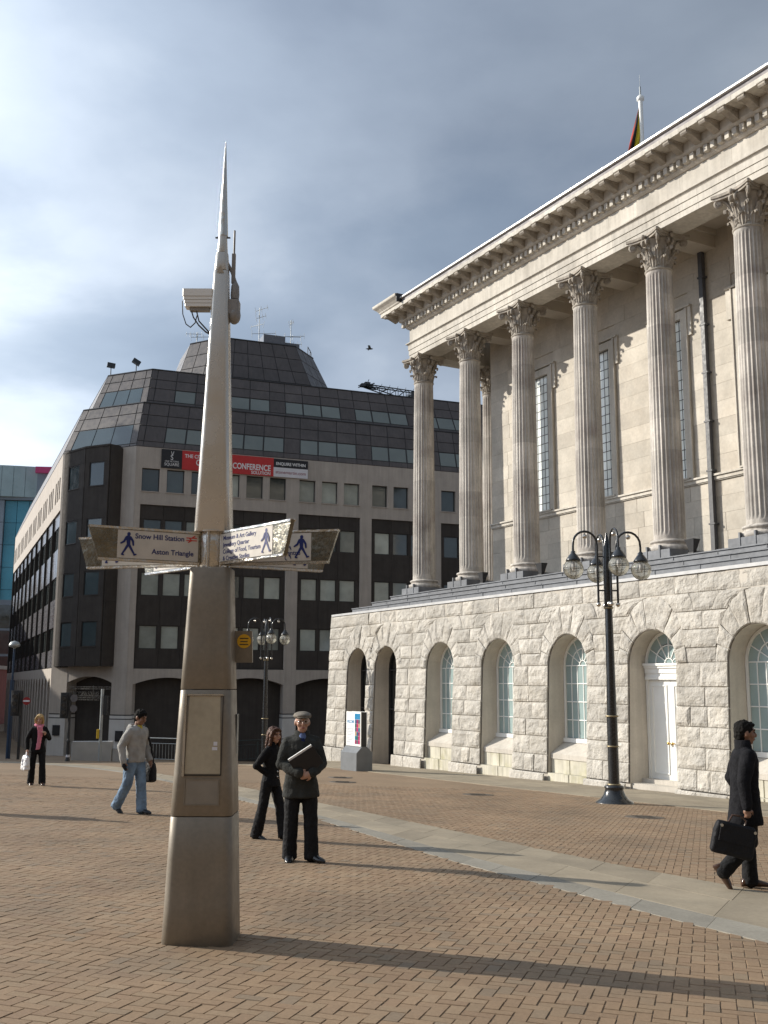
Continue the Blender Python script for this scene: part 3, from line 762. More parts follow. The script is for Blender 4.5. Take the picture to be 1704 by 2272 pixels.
P3 = cham(6.05, 0); UD = Vector((math.cos(R(92)), math.sin(R(92)))); ND = Vector((math.sin(R(92)), -math.cos(R(92))))
def side(u, d): p = Vector(P3) + UD*u + ND*d; return (p.x, p.y)
LS = 44.5
# core
core = MB().prism([cham(6.0, .9), cham(.0, .9), (XE, .9), (XE, 30), side(LS, .9)][::-1][::-1], GZ, 15.0)
core.build('building_core', MT['clad'], of)
def window(x0, x1, z0, z1, y, kind, mx=None, parent=of, sub=False):
    f = MB(); t_ = .05
    f.box(x0, x0+t_, y, y+.08, z0, z1); f.box(x1-t_, x1, y, y+.08, z0, z1); f.box(x0+t_, x1-t_, y, y+.08, z0, z0+t_); f.box(x0+t_, x1-t_, y, y+.08, z1-t_, z1)
    p = MB().box(x0+t_-.001, x1-t_+.001, y+.04, y+.05, z0+t_-.001, z1-t_+.001)
    if mx is not None: f.xf(mx); p.xf(mx)
    wo = f.build('window', MT['wframe'], parent)
    p.build('pane', kind, wo)
    return wo
I4 = Matrix.Identity(4)
Mc = Matrix(((-UC.x, NC.x, 0, 0), (-UC.y, NC.y, 0, 0), (0, 0, 1, 0), (0, 0, 0, 1)))      # chamfer frame: x = -u
ROWS = [(2.09, 3.57), (5.44, 6.92), (8.80, 10.32)]
# front: piers, top band with windows, dark bays, arcade
for i in range(7):
    xa = (BX[i]-.85) if i else 0.0
    m = MB(); m.bbox(xa, BX[i], 0, .9, -1.95, 11.25, .02); m.build('pier', MT['conc'], of)
    m = MB(); m.bbox(xa-.03, BX[i]+.03, -.03, .9, GZ, -2.26, .02); m.build('pier_foot', MT['conclow'], of)
    MB().box(xa-.01, BX[i]+.01, -.012, .9, -2.26, -2.20).build('black_stripe', MT['wframe'], of); MB().box(xa-.01, BX[i]+.01, -.012, .9, -2.02, -1.951).build('black_stripe', MT['wframe'], of)
    MB().box(xa-.02, BX[i]+.02, -.025, .9, -2.199, -2.021).build('white_stripe', MT['conclow'], of)
for i in range(6):
    x0 = BX[i]; x1 = x0+4.4
    # top concrete band, cut round its three windows
    m = MB(); xs_ = [x0]+[v for k in range(3) for v in (x0+.02+1.59*k, x0+1.15+1.59*k)]+[x1]
    nxt = BX[i+1]; lft = x0-(.85 if i else .4)
    m.box(lft, nxt-.85, 0, .9, 11.25, 12.11); m.box(lft, nxt-.85, 0, .9, 13.61, 15.0)
    xs_ = [lft]+[v for k in range(3) for v in (x0+.02+1.59*k, x0+1.15+1.59*k)]+[nxt-.85]
    for a, b in zip(xs_[0::2], xs_[1::2]): m.box(a, b, 0, .9, 12.11, 13.61)
    m.build('concrete_band', MT['conc'], of)
    for k in range(3):
        window(x0+.02+1.59*k, x0+1.15+1.59*k, 12.11, 13.61, .18, MT['blind'] if rq.random() < .35 else MT['oglass'])
        MB().box(x0-.02+1.59*k, x0+1.19+1.59*k, -.05, .18, 12.05, 12.109).build('sill', MT['conc'], of)
    # dark bay: spandrel panels and three rows of windows
    wx = [(x0+.24+1.36*k, x0+1.36+1.36*k+.02) for k in range(3)]
    zs = [.95]+[v for r in ROWS for v in r]+[11.25]
    for k in range(3):
        pa = x0+.01 if k == 0 else wx[k][0]-.11; pb = x1-.01 if k == 2 else wx[k][1]+.11
        for a, b in zip(zs[0::2], zs[1::2]): MB().bbox(pa+.006, pb-.006, .10, .5, a+.004, b-.004, .01).build('cladding_panel', MT['clad'], of)
        for r in ROWS:
            kd = MT['blind'] if rq.random() < (.75 if r[0] < 6 else .35) else MT['oglass']
            window(wx[k][0], wx[k][1], r[0], r[1], .16, kd)
            MB().box(pa, wx[k][0], .11, .4, r[0], r[1]).build('mullion', MT['clad'], of); MB().box(wx[k][1], pb, .11, .4, r[0], r[1]).build('mullion', MT['clad'], of)
    MB().box(x0, x1, .03, .5, .86, .945).build('shadow_gap', MT['wframe'], of)
    # segmental arch of the arcade
    n = 14; pts = []
    for j in range(n+1):
        q = -1+2*j/n; pts.append((x0+2.2+2.2*q, -.12+.44*(1-q*q)))
    m = MB()
    for a, b in zip(pts, pts[1:]): m.prism_xz([a, b, (b[0], .86), (a[0], .86)], .02, .9)
    m.build('arch', MT['conc'], of)
    # recessed shop front
    f = MB(); f.box(x0, x1, 1.1, 1.2, -2.6, -2.5); f.box(x0, x1, 1.1, 1.2, -3.3, -3.2)
    for q in (.0, 1.05, 2.35, 3.6, 4.33): f.box(x0+q, x0+q+.07, 1.1, 1.2, -6, .5)
    f.build('shopfront_frame', MT['cladL'], of)
    if i in (0, 1, 3):
        for q in (1.5, 3.3): MB().bbox(x0+q, x0+q+.35, .95, 1.12, GZ, .3, .02).build('inner_pillar', MT['conc'], of)
    MB().box(x0, x1, 1.16, 1.18, -6, .5).build('shopfront_glass', MT['darkglass'], of)
    MB().box(x0, x1, 1.0, 1.15, GZ, -4.1).build('stall_riser', MT['conclow'] if i in (1, 2) else MT['wframe'], of)
# chamfered entrance corner with a dark oriel
for bx_ in ((-1.14, 0, 0, .9, -1.95, 15.0), (-6.05, -5.80, 0, .9, .951, 15.0)): MB().box(*bx_).xf(Mc).build('corner_pier', MT['conc'], of)
m = MB(); m.box(-6.05, -4.72, 0, .9, -1.95, .95); m.xf(Mc); m.build('corner_pier', MT['conc'], of)
for bx_ in ((-1.17, .02, -.03, .9, GZ, -2.26), (-6.08, -4.69, -.03, .9, GZ, -2.26), (-1.16, .01, -.025, .9, -2.199, -2.021), (-6.07, -4.70, -.025, .9, -2.199, -2.021)): MB().box(*bx_).xf(Mc).build('pier_foot', MT['conclow'], of)
for a, b in ((-1.15, 0), (-6.06, -4.71)):
    for z0_, z1_ in ((-2.26, -2.20), (-2.02, -1.951)): MB().box(a, b, -.012, .9, z0_, z1_).xf(Mc).build('black_stripe', MT['wframe'], of)
m = MB(); n = 12; pts = [(-4.72+3.58*j/n, -.02+.40*(1-(-1+2*j/n)**2)) for j in range(n+1)]
for a, b in zip(pts, pts[1:]): m.prism_xz([a, b, (b[0], 1.3), (a[0], 1.3)], .02, .9)
m.xf(Mc); m.build('entrance_arch', MT['conc'], of)
m = MB(); m.box(-4.72, -1.14, 1.6, 1.7, GZ, .6); m.xf(Mc); m.build('entrance_glass', MT['darkglass'], of)
m = MB()
for q in (-4.6, -3.55, -2.75, -1.9, -1.25): m.box(q-.04, q+.04, 1.5, 1.62, GZ, .5)
m.box(-4.72, -1.14, 1.5, 1.62, -2.6, -2.5); m.xf(Mc); m.build('entrance_frame', MT['wframe'], of)
orl = [(-1.14, .02), (-1.35, -.85), (-3.30, -.85), (-5.80, .02)]
orp = [(x*1.0, y) for x, y in orl]
m = MB().prism([(x, y) for x, y in orp][::-1]+[], 1.0, 14.95); m.xf(Mc); m.build('oriel_core', MT['wframe'], of)
def face_frame(a, b):
    """frame of an upright wall from a to b (local plan points); x along, y inwards"""
    d = (Vector(b)-Vector(a)); ln = d.length; d.normalize()
    return Matrix(((d.x, -d.y, 0, a[0]), (d.y, d.x, 0, a[1]), (0, 0, 1, 0), (0, 0, 0, 1))), ln
def cp(p): q = Mc @ Vector((p[0], p[1], 0)); return (q.x, q.y)
OR_R = [(2.22, 3.78), (5.42, 6.92), (8.82, 10.32), (12.42, 13.98)]
for a, b, wins in ((orp[3], orp[2], [(.62, 1.98)]), (orp[2], orp[1], [(.36, 1.56)]), (orp[1], orp[0], [])):
    mx_, ln = face_frame(cp(a), cp(b))
    zs = [1.0]+[v for r in OR_R for v in r]+[14.95]
    if wins:
        wa, wb = wins[0]
        for z0_, z1_ in zip(zs[0::2], zs[1::2]):
            MB().bbox(.005, ln-.005, -.10, .0, z0_+.004, z1_-.004, .02).xf(mx_).build('oriel_panel', MT['clad'], of)
        for r in OR_R:
            MB().box(.005, wa, -.095, 0, r[0], r[1]).xf(mx_).build('oriel_panel', MT['clad'], of); MB().box(wb, ln-.005, -.095, 0, r[0], r[1]).xf(mx_).build('oriel_panel', MT['clad'], of)
            window(wa, wb, r[0], r[1], -.06, MT['cglass'], mx_)
            MB().box(wa, wb, -.13, -.06, r[0]-.05, r[0]).xf(mx_).build('sill', MT['clad'], of)
    else:
        for z0_, z1_ in ((1.0, 5), (5, 9), (9, 14.95)): MB().box(.005, ln-.005, -.10, 0, z0_+.004, z1_-.004).xf(mx_).build('oriel_panel', MT['clad'], of)
m = MB().prism([(x*1.0, y-.14) for x, y in orp][::-1], 14.96, 15.08); m.xf(Mc); m.build('oriel_cap', MT['clad'], of)
# entrance sign: steel rails carrying raised letters
sg = MB()
for z in (-.30, -.42, -.86, -.98, -1.10): sg.box(-4.62, -1.3 if z > -.5 else -2.15, .15, .19, z, z+.045)
for q in (-4.3, -2.75): sg.box(q, q+.04, .19, .22, -1.10, -.2)
sg.xf(Mc); MT['steel'] = nmat('stainless_steel', (.55,.54,.52), .28, metal=1, var=.1, vs=4); sgo = sg.build('entrance_sign', MT['steel'], of)
def text_mesh(txt, size, name, mat, parent, mx, align='LEFT', ext=.004, xs_=1.0, bold=0.0):
    cu = bpy.data.curves.new(name, 'FONT'); cu.body = txt; cu.size = size; cu.align_x = align; cu.extrude = ext; cu.space_line = .95; cu.offset = bold
    to = bpy.data.objects.new(name, cu); C.objects.link(to)
    dg = bpy.context.evaluated_depsgraph_get(); me = bpy.data.meshes.new_from_object(to.evaluated_get(dg))
    bpy.data.objects.remove(to); bpy.data.curves.remove(cu)
    me.transform(Matrix.Diagonal((xs_, 1, 1, 1))); me.transform(mx); me.materials.clear(); me.materials.append(mat); me.name = name
    return ob(name, me, parent)
UPR = Matrix(((1,0,0,0),(0,0,-1,0),(0,1,0,0),(0,0,0,1)))     # text plane -> upright, facing local -y
text_mesh('1 VICTORIA SQUARE', .34, 'lettering', MT['steel'], of, Mc @ Matrix.Translation((-4.5, .17, -.80)) @ UPR, xs_=.72, ext=.01)
# long sunlit side towards the left
sb = MB()
m1, _ = face_frame(side(LS, 0), side(0, 0))
def S(mb, name, mat): return mb.xf(m1).build(name, mat, of)
nb = 10; pt = LS/nb
for i in range(nb):
    xa = i*pt; xb = xa+pt
    m = MB(); m.box(xa, xb, 0, .9, 11.25, 12.11); m.box(xa, xb, 0, .9, 13.61, 15.0)
    cuts = [xa]+[v for k in range(3) for v in (xa+.55+1.2*k, xa+1.25+1.2*k)]+[xb]
    for a, b in zip(cuts[0::2], cuts[1::2]): m.box(a, b, 0, .9, 12.11, 13.61)
    S(m, 'concrete_band', MT['conc'])
    for k in range(3): window(xa+.55+1.2*k, xa+1.25+1.2*k, 12.11, 13.61, .25, MT['oglass'], m1)
    zs = [.95]+[v for r in ROWS for v in r]+[11.25]
    for a, b in zip(zs[0::2], zs[1::2]):
        for k in range(2): S(MB().box(xa+.10+2.15*k, xa+2.15+2.15*k, .12, .6, a+.004, b-.004), 'spandrel_panel', MT['cladL'])
    for r in ROWS:
        for k in range(4): window(xa+.12+1.07*k, xa+1.12+1.07*k, r[0], r[1], .2, MT['oglass'], m1)
    S(MB().box(xa-.04, xa+.04, -.02, .4, .9, 11.25), 'fin', MT['clad'])
    for q in (0, .5):   # narrow arcade arches
        xm = xa+pt*(.25+q); n = 8; h_ = .72
        m = MB(); m.box(xm-pt*.25, xm-h_, .0, .9, GZ, .9); m.box(xm+h_, xm+pt*.25, 0, .9, GZ, .9)
        ar = [(xm+h_*math.cos(math.pi*j/n), -.55+h_*1.15*math.sin(math.pi*j/n)) for j in range(n+1)]
        for a, b in zip(ar, ar[1:]): m.prism_xz([b, a, (a[0], .9), (b[0], .9)], 0, .9)
        S(m, 'arcade_arch', MT['conc'])
S(MB().box(0, LS, 1.0, 1.1, GZ, .9), 'shopfront_glass', MT['darkglass'])
# stepped mansard roof: polygon tiers of separate panels and windows
def off_poly(d, xr):
    """plan outline set back by d: right end, fold, chamfer end, far end of the long side"""
    fold = (.432*d, d)
    a = Vector(P3); A_ = Matrix(((NC.x, NC.y), (ND.x, ND.y))); rhs = Vector((NC.dot(Vector(P3))+d, ND.dot(Vector(P3))+d)); c2 = A_.inverted() @ rhs
    e_ = side(LS, d)
    return [(xr, d), fold, (c2.x, c2.y), e_]
def cell(q, inset, thick, name, mat, lift=.0):
    """raised panel on a sloping quad q=[bl,br,tr,tl]"""
    c = sum(q, Vector())/4; n = (q[1]-q[0]).cross(q[3]-q[0]).normalized()
    a = []; b = []
    for i, p in enumerate(q):
        e1 = (q[(i+1) % 4]-p).normalized(); e2 = (q[i-1]-p).normalized()
        a.append(p+(e1+e2)*inset+n*lift); b.append(p+(e1+e2)*(inset+.012)+n*(lift+thick))
    return MB().add(a+b, [(4,5,6,7)]+[(i,(i+1)%4,4+(i+1)%4,4+i) for i in range(4)]).build(name, mat, of)
def sloped(A, B, Ct, D, cols, rows, fn):
    """A,B lower edge, Ct,D upper edge; cols in metres from A along the lower edge, rows as fractions"""
    ln = (B-A).length
    def pt_(x, t_):
        l = A+(B-A)*(x/ln); u_ = D+(Ct-D)*(x/ln); return l+(u_-l)*t_
    for a, b in zip(cols, cols[1:]):
        for r, (t0, t1) in enumerate(zip(rows, rows[1:])):
            q = [pt_(a, t0), pt_(b, t0), pt_(b, t1), pt_(a, t1)]
            fn(q, a, b, r)
def tier(d0, z0, d1, z1, xr0, xr1, start, name):
    p0, p1 = off_poly(d0, xr0), off_poly(d1, xr1)
    lo = [Vector((x, y, z0)) for x, y in p0]; hi = [Vector((x, y, z1)) for x, y in p1]
    bk_ = MB(); n = len(lo)
    bk_.add(lo+hi, [(i+1, i, n+i, n+i+1) for i in range(n-1)])
    lo_r = Vector((xr0, d0+14, z0)); hi_r = Vector((xr1, d1+13, z1))
    bk_.add([lo[0], lo_r, hi_r, hi[0]], [(0,1,2,3)])
    bk_.add([hi[0], hi[1], hi[2], hi[3], hi_r], [(0,1,2,3,4)]); bk_.build('mansard_backing', MT['wframe'], of)
    rows = [0, .12, .47, .72, 1.0]
    # front
    cols = [0.0]; x = start-.432*d0
    while x < 0.3: x += 5.25
    xx = x-5.25
    allc = set([0.0, xr0-.432*d0])
    k = xx
    wins = []
    while k < xr0:
        for c0, c1 in ((0, 1.31), (1.31, 2.68), (2.68, 4.12)):
            allc.add(round(k+c0, 3)); allc.add(round(k+c1, 3)); wins.append((k+c0, k+c1))
        k += 5.25
    cols = sorted(c for c in allc if 0 <= c <= xr0-.432*d0)
    cols = [c for i, c in enumerate(cols) if i == 0 or c-cols[i-1] > .2]
    def fr(q, a, b, r):
        m_ = (a+b)/2
        if r == 1 and any(c0-.05 < m_ < c1+.05 for c0, c1 in wins) and a > .5: cell(q, .05, .02, 'roof_window', MT['mglass'], -.0)
        else: cell(q, .02 if r else .01, .03, 'roof_panel', MT['slate'])
    sloped(lo[1], lo[0], hi[0], hi[1], cols, rows, fr)
    ln = (lo[2]-lo[1]).length
    def fc(q, a, b, r):
        if r == 1 and .2 < a and b < ln-.2: cell(q, .03, .02, 'roof_window', MT['cglass'])
        else: cell(q, .02, .03, 'roof_panel', MT['slate'])
    sloped(lo[2], lo[1], hi[1], hi[2], [0, .55]+[.55+(ln-1.1)*(i+1)/3 for i in range(3)]+[ln], [0, .12, .5, .72, 1.0] if False else [0, .06, .50, .76, 1.0], fc)
    ln2 = (lo[3]-lo[2]).length
    sloped(lo[3], lo[2], hi[2], hi[3], [ln2*i/14 for i in range(15)], [0, .5, 1], lambda q, a, b, r: cell(q, .02, .03, 'roof_panel', MT['slate']))
    # coping along the top edge
    pts = [hi[0], hi[1], hi[2], hi[3]]
    cpm = MB()
    for a, b in zip(pts, pts[1:]): cpm.tube([a+Vector((0,0,.0)), b+Vector((0,0,.0))], .075, 6, False)
    cpm.build('coping', MT['wframe'], of)
tier(.0, 15.0, 1.25, 18.25, XE, XE, BX[1], 'lower')
tier(1.75, 18.25, 2.85, 21.05, XE, XE-.6, BX[1]-.55, 'upper')
MB().prism([(XE,.5),(1,.5),cham(3,.6),side(1,.6),side(LS,.6),(XE,25)], 14.8, 14.99).build('roof_deck', MT['clad'], of)
# rooftop plant tower with sloping panelled sides
tb = [(3.6,9.2), (6.1,6.0), (13.9,6.0), (16.9,9.2), (16.9,15), (3.6,15)]; tt = [(5.0,9.9), (6.95,7.5), (12.6,7.5), (14.7,9.8), (14.7,14), (5.0,14)]
lo = [Vector((x, y, 21.0)) for x, y in tb]; hi = [Vector((x, y, 25.5)) for x, y in tt]
MB().add(lo+hi, [(i, (i+1) % 6, 6+(i+1) % 6, 6+i) for i in range(6)]+[(6,7,8,9,10,11)]).build('tower_backing', MT['wframe'], of)
for i, nc_ in ((0, 3), (1, 6), (2, 3), (5, 4)):
    A, B, Ct, D = lo[i], lo[(i+1) % 6], hi[(i+1) % 6], hi[i]; ln = (B-A).length
    sloped(A, B, Ct, D, [ln*k_/nc_ for k_ in range(nc_+1)], [0, .27, .5, .74, 1], lambda q, a, b, r: cell(q, .02, .03, 'roof_panel', MT['slate']))
cpm = MB()
for i in range(5): cpm.tube([hi[i], hi[i+1]], .08, 6, False)
cpm.build('coping', MT['wframe'], of)
# plant housing, hatch rail, maintenance boom
pl = MB(); pl.box(10.2, 11.9, 7.9, 10.2, 25.5, 26.35); pl.box(11.92, 13.1, 8.1, 10.2, 25.5, 25.95); pl.build('plant_housing', MT['cladL'], of)
hr = MB()
for x, y in ((14.2, 9.5), (14.6, 10.2), (14.9, 10.9)): hr.tube([(x, y, 25.0), (x, y, 26.3)], .03, 5)
for z in (25.6, 26.3): hr.tube([(14.2, 9.5, z), (14.9, 10.9, z)], .03, 5)
hr.build('hatch_rail', MT['ironmat'], of)
def strut(mb, a, b, r=.05): mb.tube([a, b], r, 5, False)
bm = thing('roof_maintenance_boom', 'black lattice maintenance boom lying along the office roof edge', 'crane')
B0 = of.matrix_basis if False else Matrix.Translation((-15.91, 65.3, EYE)) @ Matrix.Rotation(R(21.1), 4, 'Z')
bo = MB(); n = 6; A0, A1 = Vector((17.0, 4.0, 22.0)), Vector((20.9, 4.0, 21.85))
for k_ in range(n):
    a = A0.lerp(A1, k_/n); b = A0.lerp(A1, (k_+1)/n); dr = .75*(k_+1)/n; dl = .75*k_/n
    for dy in (-.25, .25):
        o_ = Vector((0, dy, 0)); strut(bo, a+o_, b+o_, .045); strut(bo, a+o_-Vector((0,0,dl+.12)), b+o_-Vector((0,0,dr+.12)), .045)
        strut(bo, a+o_-Vector((0,0,dl+.12)), b+o_, .028); strut(bo, b+o_, b+o_-Vector((0,0,dr+.12)), .028)
    strut(bo, a+Vector((0,-.25,0)), b+Vector((0,.25,0)), .025); strut(bo, b, b+Vector((.1,0,.28)), .018)
bo.xf(B0).build('lattice', MT['iron'], bm)
hd = MB(); hd.box(16.7, 17.6, 3.75, 4.25, 21.85, 22.05).box(17.0, 17.4, 3.8, 4.2, 22.05, 22.2); strut(hd, (16.5, 4.0, 21.75), (17.8, 4.0, 22.2), .04); strut(hd, (17.2, 4.0, 22.1), (17.35, 4.0, 22.45), .03); strut(hd, (16.5, 4.0, 21.9), (17.9, 4.0, 21.7), .04)
hd.xf(B0).build('sheave_head', MT['iron'], bm)
lg = MB(); lg.box(20.6, 21.6, 3.6, 4.5, 21.05, 21.75); strut(lg, (20.2, 4.0, 21.0), (20.9, 4.0, 21.95), .06)
lg.xf(B0).build('slewing_base', MT['iron'], bm)
# banner across the top floor
MT['red'] = nmat('banner_red', (.50,.035,.035), .6, var=.05); MT['blk'] = nmat('banner_black', (.02,.02,.024), .6, var=.1); MT['wht'] = nmat('banner_white', (.66,.65,.68), .6, var=.04)
MT['txtw'] = nmat('print_white', (.75,.75,.75), .6, var=.02); MT['txtp'] = nmat('print_plum', (.28,.06,.09), .6, var=.02)
bn = thing('office_banner', 'red, black and white advertising banner across the top floor of the dark office block', 'banner', (-15.91, 65.3, EYE), R(21.1))
BZ0, BZ1 = 13.70, 14.93
MB().box(1.60, 2.93, -.10, -.04, BZ0, BZ1).build('black_panel', MT['blk'], bn); MB().box(2.935, 9.06, -.10, -.04, BZ0-.03, BZ1).build('red_panel', MT['red'], bn)
MB().box(9.065, 11.46, -.10, -.04, BZ0+.62, BZ1-.03).build('black_panel', MT['blk'], bn); MB().box(9.065, 11.46, -.10, -.04, BZ0-.02, BZ0+.618).build('white_panel', MT['wht'], bn)
def bt(txt, x, z, size, mat=None, al='LEFT', xs_=.9, bold=.0): text_mesh(txt, size, 'lettering', mat or MT['txtw'], bn, Matrix.Translation((x, -.105, z)) @ UPR, al, .003, xs_, bold)
bt('V', 2.30, BZ0+.80, .46, al='CENTER', xs_=.7); bt('S', 2.27, BZ0+.55, .50, al='CENTER', xs_=.8)
bt('ONE VICTORIA', 2.27, BZ0+.40, .145, al='CENTER'); bt('SQUARE', 2.27, BZ0+.16, .27, al='CENTER', xs_=.95)
bt('THE CITY CENTRE', 3.10, BZ0+.78, .33, bold=.006); bt('OFFICE AND CONFERENCE', 8.86, BZ0+.32, .55, al='RIGHT', xs_=.74, bold=.012); bt('SOLUTION', 8.86, BZ0+.04, .30, al='RIGHT', bold=.006)
bt('ENQUIRE WITHIN', 10.26, BZ0+.78, .285, al='CENTER', bold=.006); bt('stonemartin.com', 10.26, BZ0+.20, .31, MT['txtp'], 'CENTER', 1.0)

# ================================================================== far buildings on the left
MT['bluecurtain'] = nmat('blue_curtain_wall', (.07,.27,.37), .25, spec=.4, var=.12, vs=.15, orand=.10)
MT['greycurtain'] = nmat('grey_curtain_wall', (.20,.25,.30), .4, spec=.4, var=.1, vs=.2, orand=.08)
MT['tband'] = nmat('tower_top_glass', (.30,.40,.42), .3, spec=.5, var=.15, vs=.2, orand=.08)
MT['magenta'] = nmat('magenta_panel', (.45,.05,.16), .5, var=.05)
MT['redbrick'] = nmat('red_brick', (.22,.06,.045), .85, var=.15, vs=1, bump=.2)
TS = .715
tw = thing('glass_tower', 'tall blue glass tower with a curved top storey and pink sign far off', 'building', (-86.5, 230, g(-86.5, 230)), R(6))
H_ = 74.5-16.5
for i in range(10):
    for j in range(9):
        mt_ = MT['greycurtain'] if i < 6 else MT['bluecurtain']
        MB().box(-14+2.6*i+.05, -14+2.6*(i+1)-.05, 0 if i >= 6 else -.8, .5, j*5.0, j*5.0+4.9).build('curtain_panel', mt_, tw)
MB().box(-14, 12, .5, 24, 0, 45).build('tower_core', MT['greycurtain'], tw)
ts = []
for i in range(12):
    a = i/11; ts.append((-14+27.5*a, -2.6+3.2*abs(a-.35)**2*2))
for (xa, ya), (xb, yb) in zip(ts, ts[1:]):
    MB().add([(xa+.04, ya, 45.6), (xb-.04, yb, 45.6), (xb-.04, yb, 52.6), (xa+.04, ya, 52.6), (xa+.04, ya+1, 45.6), (xb-.04, yb+1, 45.6), (xb-.04, yb+1, 52.6), (xa+.04, ya+1, 52.6)], [(0,1,2,3),(1,5,6,2),(4,0,3,7),(3,2,6,7),(0,4,5,1)]).build('top_storey_panel', MT['tband'], tw)
MB().box(-13, 12.5, -1.2, 22, 45.0, 52.2).build('top_storey_core', MT['greycurtain'], tw)
MB().box(8.4, 12.6, -3.2, -2.2, 50.9, 52.3).build('sign', MT['magenta'], tw)
lb = thing('glazed_office', 'low dark glazed office far off below the blue tower', 'building', (-62, 150, g(-62, 150)), R(15))
for i in range(12):
    for j in range(3):
        MB().box(-16+2.4*i+.08, -16+2.4*(i+1)-.08, 0, .3, 5+3.7*j+.1, 5+3.7*(j+1)-.25).build('pane', MT['oglass'], lb)
MB().box(-16, 12.9, .05, 20, 0, 16.6).build('wall', MT['greycurtain'], lb)
rbk = thing('brick_building', 'low red brick building at the far left edge', 'building', (-45.5, 110, g(-45.5, 110)), R(10))
MB().box(-9, 3.6, 0, 15, 0, 6.2).build('wall', MT['redbrick'], rbk); MB().box(-9.2, 3.8, -.2, 15, 6.2, 6.6).build('parapet', MT['conc'], rbk); MB().box(-9, 3.62, -.1, .02, -3, 1.2).build('plinth', MT['conc'], rbk)
for i in range(4):
    wo = MB().box(-7.6+2.9*i, -6.2+2.9*i, -.06, .02, 2.4, 4.6).build('window', MT['conc'], rbk); MB().box(-7.5+2.9*i, -6.3+2.9*i, -.08, -.05, 2.5, 4.5).build('pane', MT['oglass'], wo)
# ================================================================== unseen blocks added beyond the left edge to shade street, arcade and oriel
def side_block(name, label, x0, x1, y0, y1, zt, mat, fl=3.6):
    t = thing(name, label, 'building', ((x0+x1)/2, (y0+y1)/2, -3.0))
    hx, hy = (x1-x0)/2, (y1-y0)/2; H = zt+3.0
    MB().box(-hx, hx, -hy, hy, 0, H).build('wall', mat, t)
    MB().box(-hx-.3, hx+.3, -hy-.3, hy+.3, H, H+.5).build('parapet', MT['conc'], t)
    z = 1.2
    while z+2.4 < H:
        y = -hy+1.2
        while y+1.6 < hy:
            wo = MB().box(hx-.02, hx+.05, y-.1, y+1.6, z-.1, z+2.2).build('window', MT['conc'], t); MB().box(hx+.03, hx+.07, y, y+1.5, z, z+2.1).build('pane', MT['oglass'], wo); y += 3.2
        x = -hx+1.2
        while x+1.6 < hx:
            wo = MB().box(x-.1, x+1.6, -hy-.05, -hy+.02, z-.1, z+2.2).build('window', MT['conc'], t); MB().box(x, x+1.5, -hy-.07, -hy-.03, z, z+2.1).build('pane', MT['oglass'], wo); x += 3.2
        z += fl
MT['council'] = nmat('brown_sandstone', (.23,.18,.125), .9, var=.15, vs=.5)
side_block('low_shade_block', 'low stone block added unseen beyond the left edge to shade the street', -70, -38, 45, 65.8, 10.4, MT['conc'])
side_block('tall_shade_block', 'tall stone block added unseen beyond the left edge to shade the oriel', -52, -45, 66.2, 74.5, 31.0, MT['conc'])
side_block('brick_shade_block', 'low brick block added unseen beyond the left edge to shade the arcade', -72, -44, 74.8, 111, 11.5, MT['redbrick'])
side_block('council_house', 'long stone civic building behind the viewer, outside the picture', -70, 75, -52, -30, 22, MT['council'], 5.0)
# ================================================================== WAYFINDING POST
MT['postm'] = nmat('darkened_satin_bronze', (.235,.203,.16), .5, metal=.3, spec=.5, var=.08, vs=2.5, bs=40, fine=.07, streak=.10)  # post metal darkened for the ground and buildings it would mirror
MT['mastm'] = nmat('sky_pale_satin_bronze', (.60,.565,.51), .27, metal=.6, spec=.5, var=.015, vs=1.5)  # same post metal, paled for the sky it would mirror
MT['board'] = nmat('weathered_notice_board', (.40,.345,.25), .45, var=.10, vs=4, fine=.06)
MT['recess'] = nmat('recess_plate', (.26,.23,.19), .55, metal=.3, var=.1, vs=5)
MT['chrome'] = nmat('polished_steel', (.60,.57,.52), .13, metal=1, var=.06, vs=6, bump=.7, bs=7, bd=.025)
MT['signtip'] = nmat('steel_dark_reflection', (.20,.185,.15), .25, metal=1, var=.3, vs=9, bump=.6, bs=8, bd=.02)  # polished steel coloured dark brown in place of reflected buildings
MT['signw'] = nmat('cream_sign_panel', (.58,.545,.49), .4, var=.10, vs=5)
MT['blue'] = nmat('sign_blue', (.012,.022,.13), .5, var=.03); MT['railred'] = nmat('rail_red', (.55,.04,.03), .5, var=.03)
MT['yellow'] = nmat('yellow_sticker', (.75,.42,.02), .5, var=.08)
PXY = (-1.42, 8.61); PZ = g(*PXY)-.02
post = thing('wayfinding_post', 'tall tapering metal signpost with spike, six finger signs and cameras standing in the square', 'signpost', (*PXY, PZ))
LV = [(0,.552),(.98,.487),(1.95,.408),(2.94,.328),(3.23,.2975),(4.59,.195),(5.53,.125),(5.84,.083),(6.75,.006)]
def pw_(h):
    for (a, wa), (b, wb) in zip(LV, LV[1:]):
        if h <= b: return wa+(wb-wa)*(h-a)/(b-a)
    return .006
def rrect(w_, rf=.24, n=6):
    hw = w_/2; r = w_*rf; out_ = []
    for q, (sx, sy) in enumerate(((1,1),(-1,1),(-1,-1),(1,-1))):
        for i in range(n+1):
            a = math.pi/2*q+math.pi/2*i/n
            out_.append((sx*(hw-r)+r*math.cos(a), sy*(hw-r)+r*math.sin(a)))
    return out_
def post_sec(h0, h1, name, mat, sc=1.0, n=3, rf=.15):
    rings = []
    hs = [h0, h0+.004]+[h0+(h1-h0)*i/n for i in range(1, n)]+[h1-.004, h1]
    for i, h in enumerate(hs):
        w_ = pw_(h)*sc*(1 if 0 < i < len(hs)-1 else .985)
        rings.append([(x, y, h) for x, y in rrect(w_, rf)])
    return MB().loft(rings).build(name, mat, post)
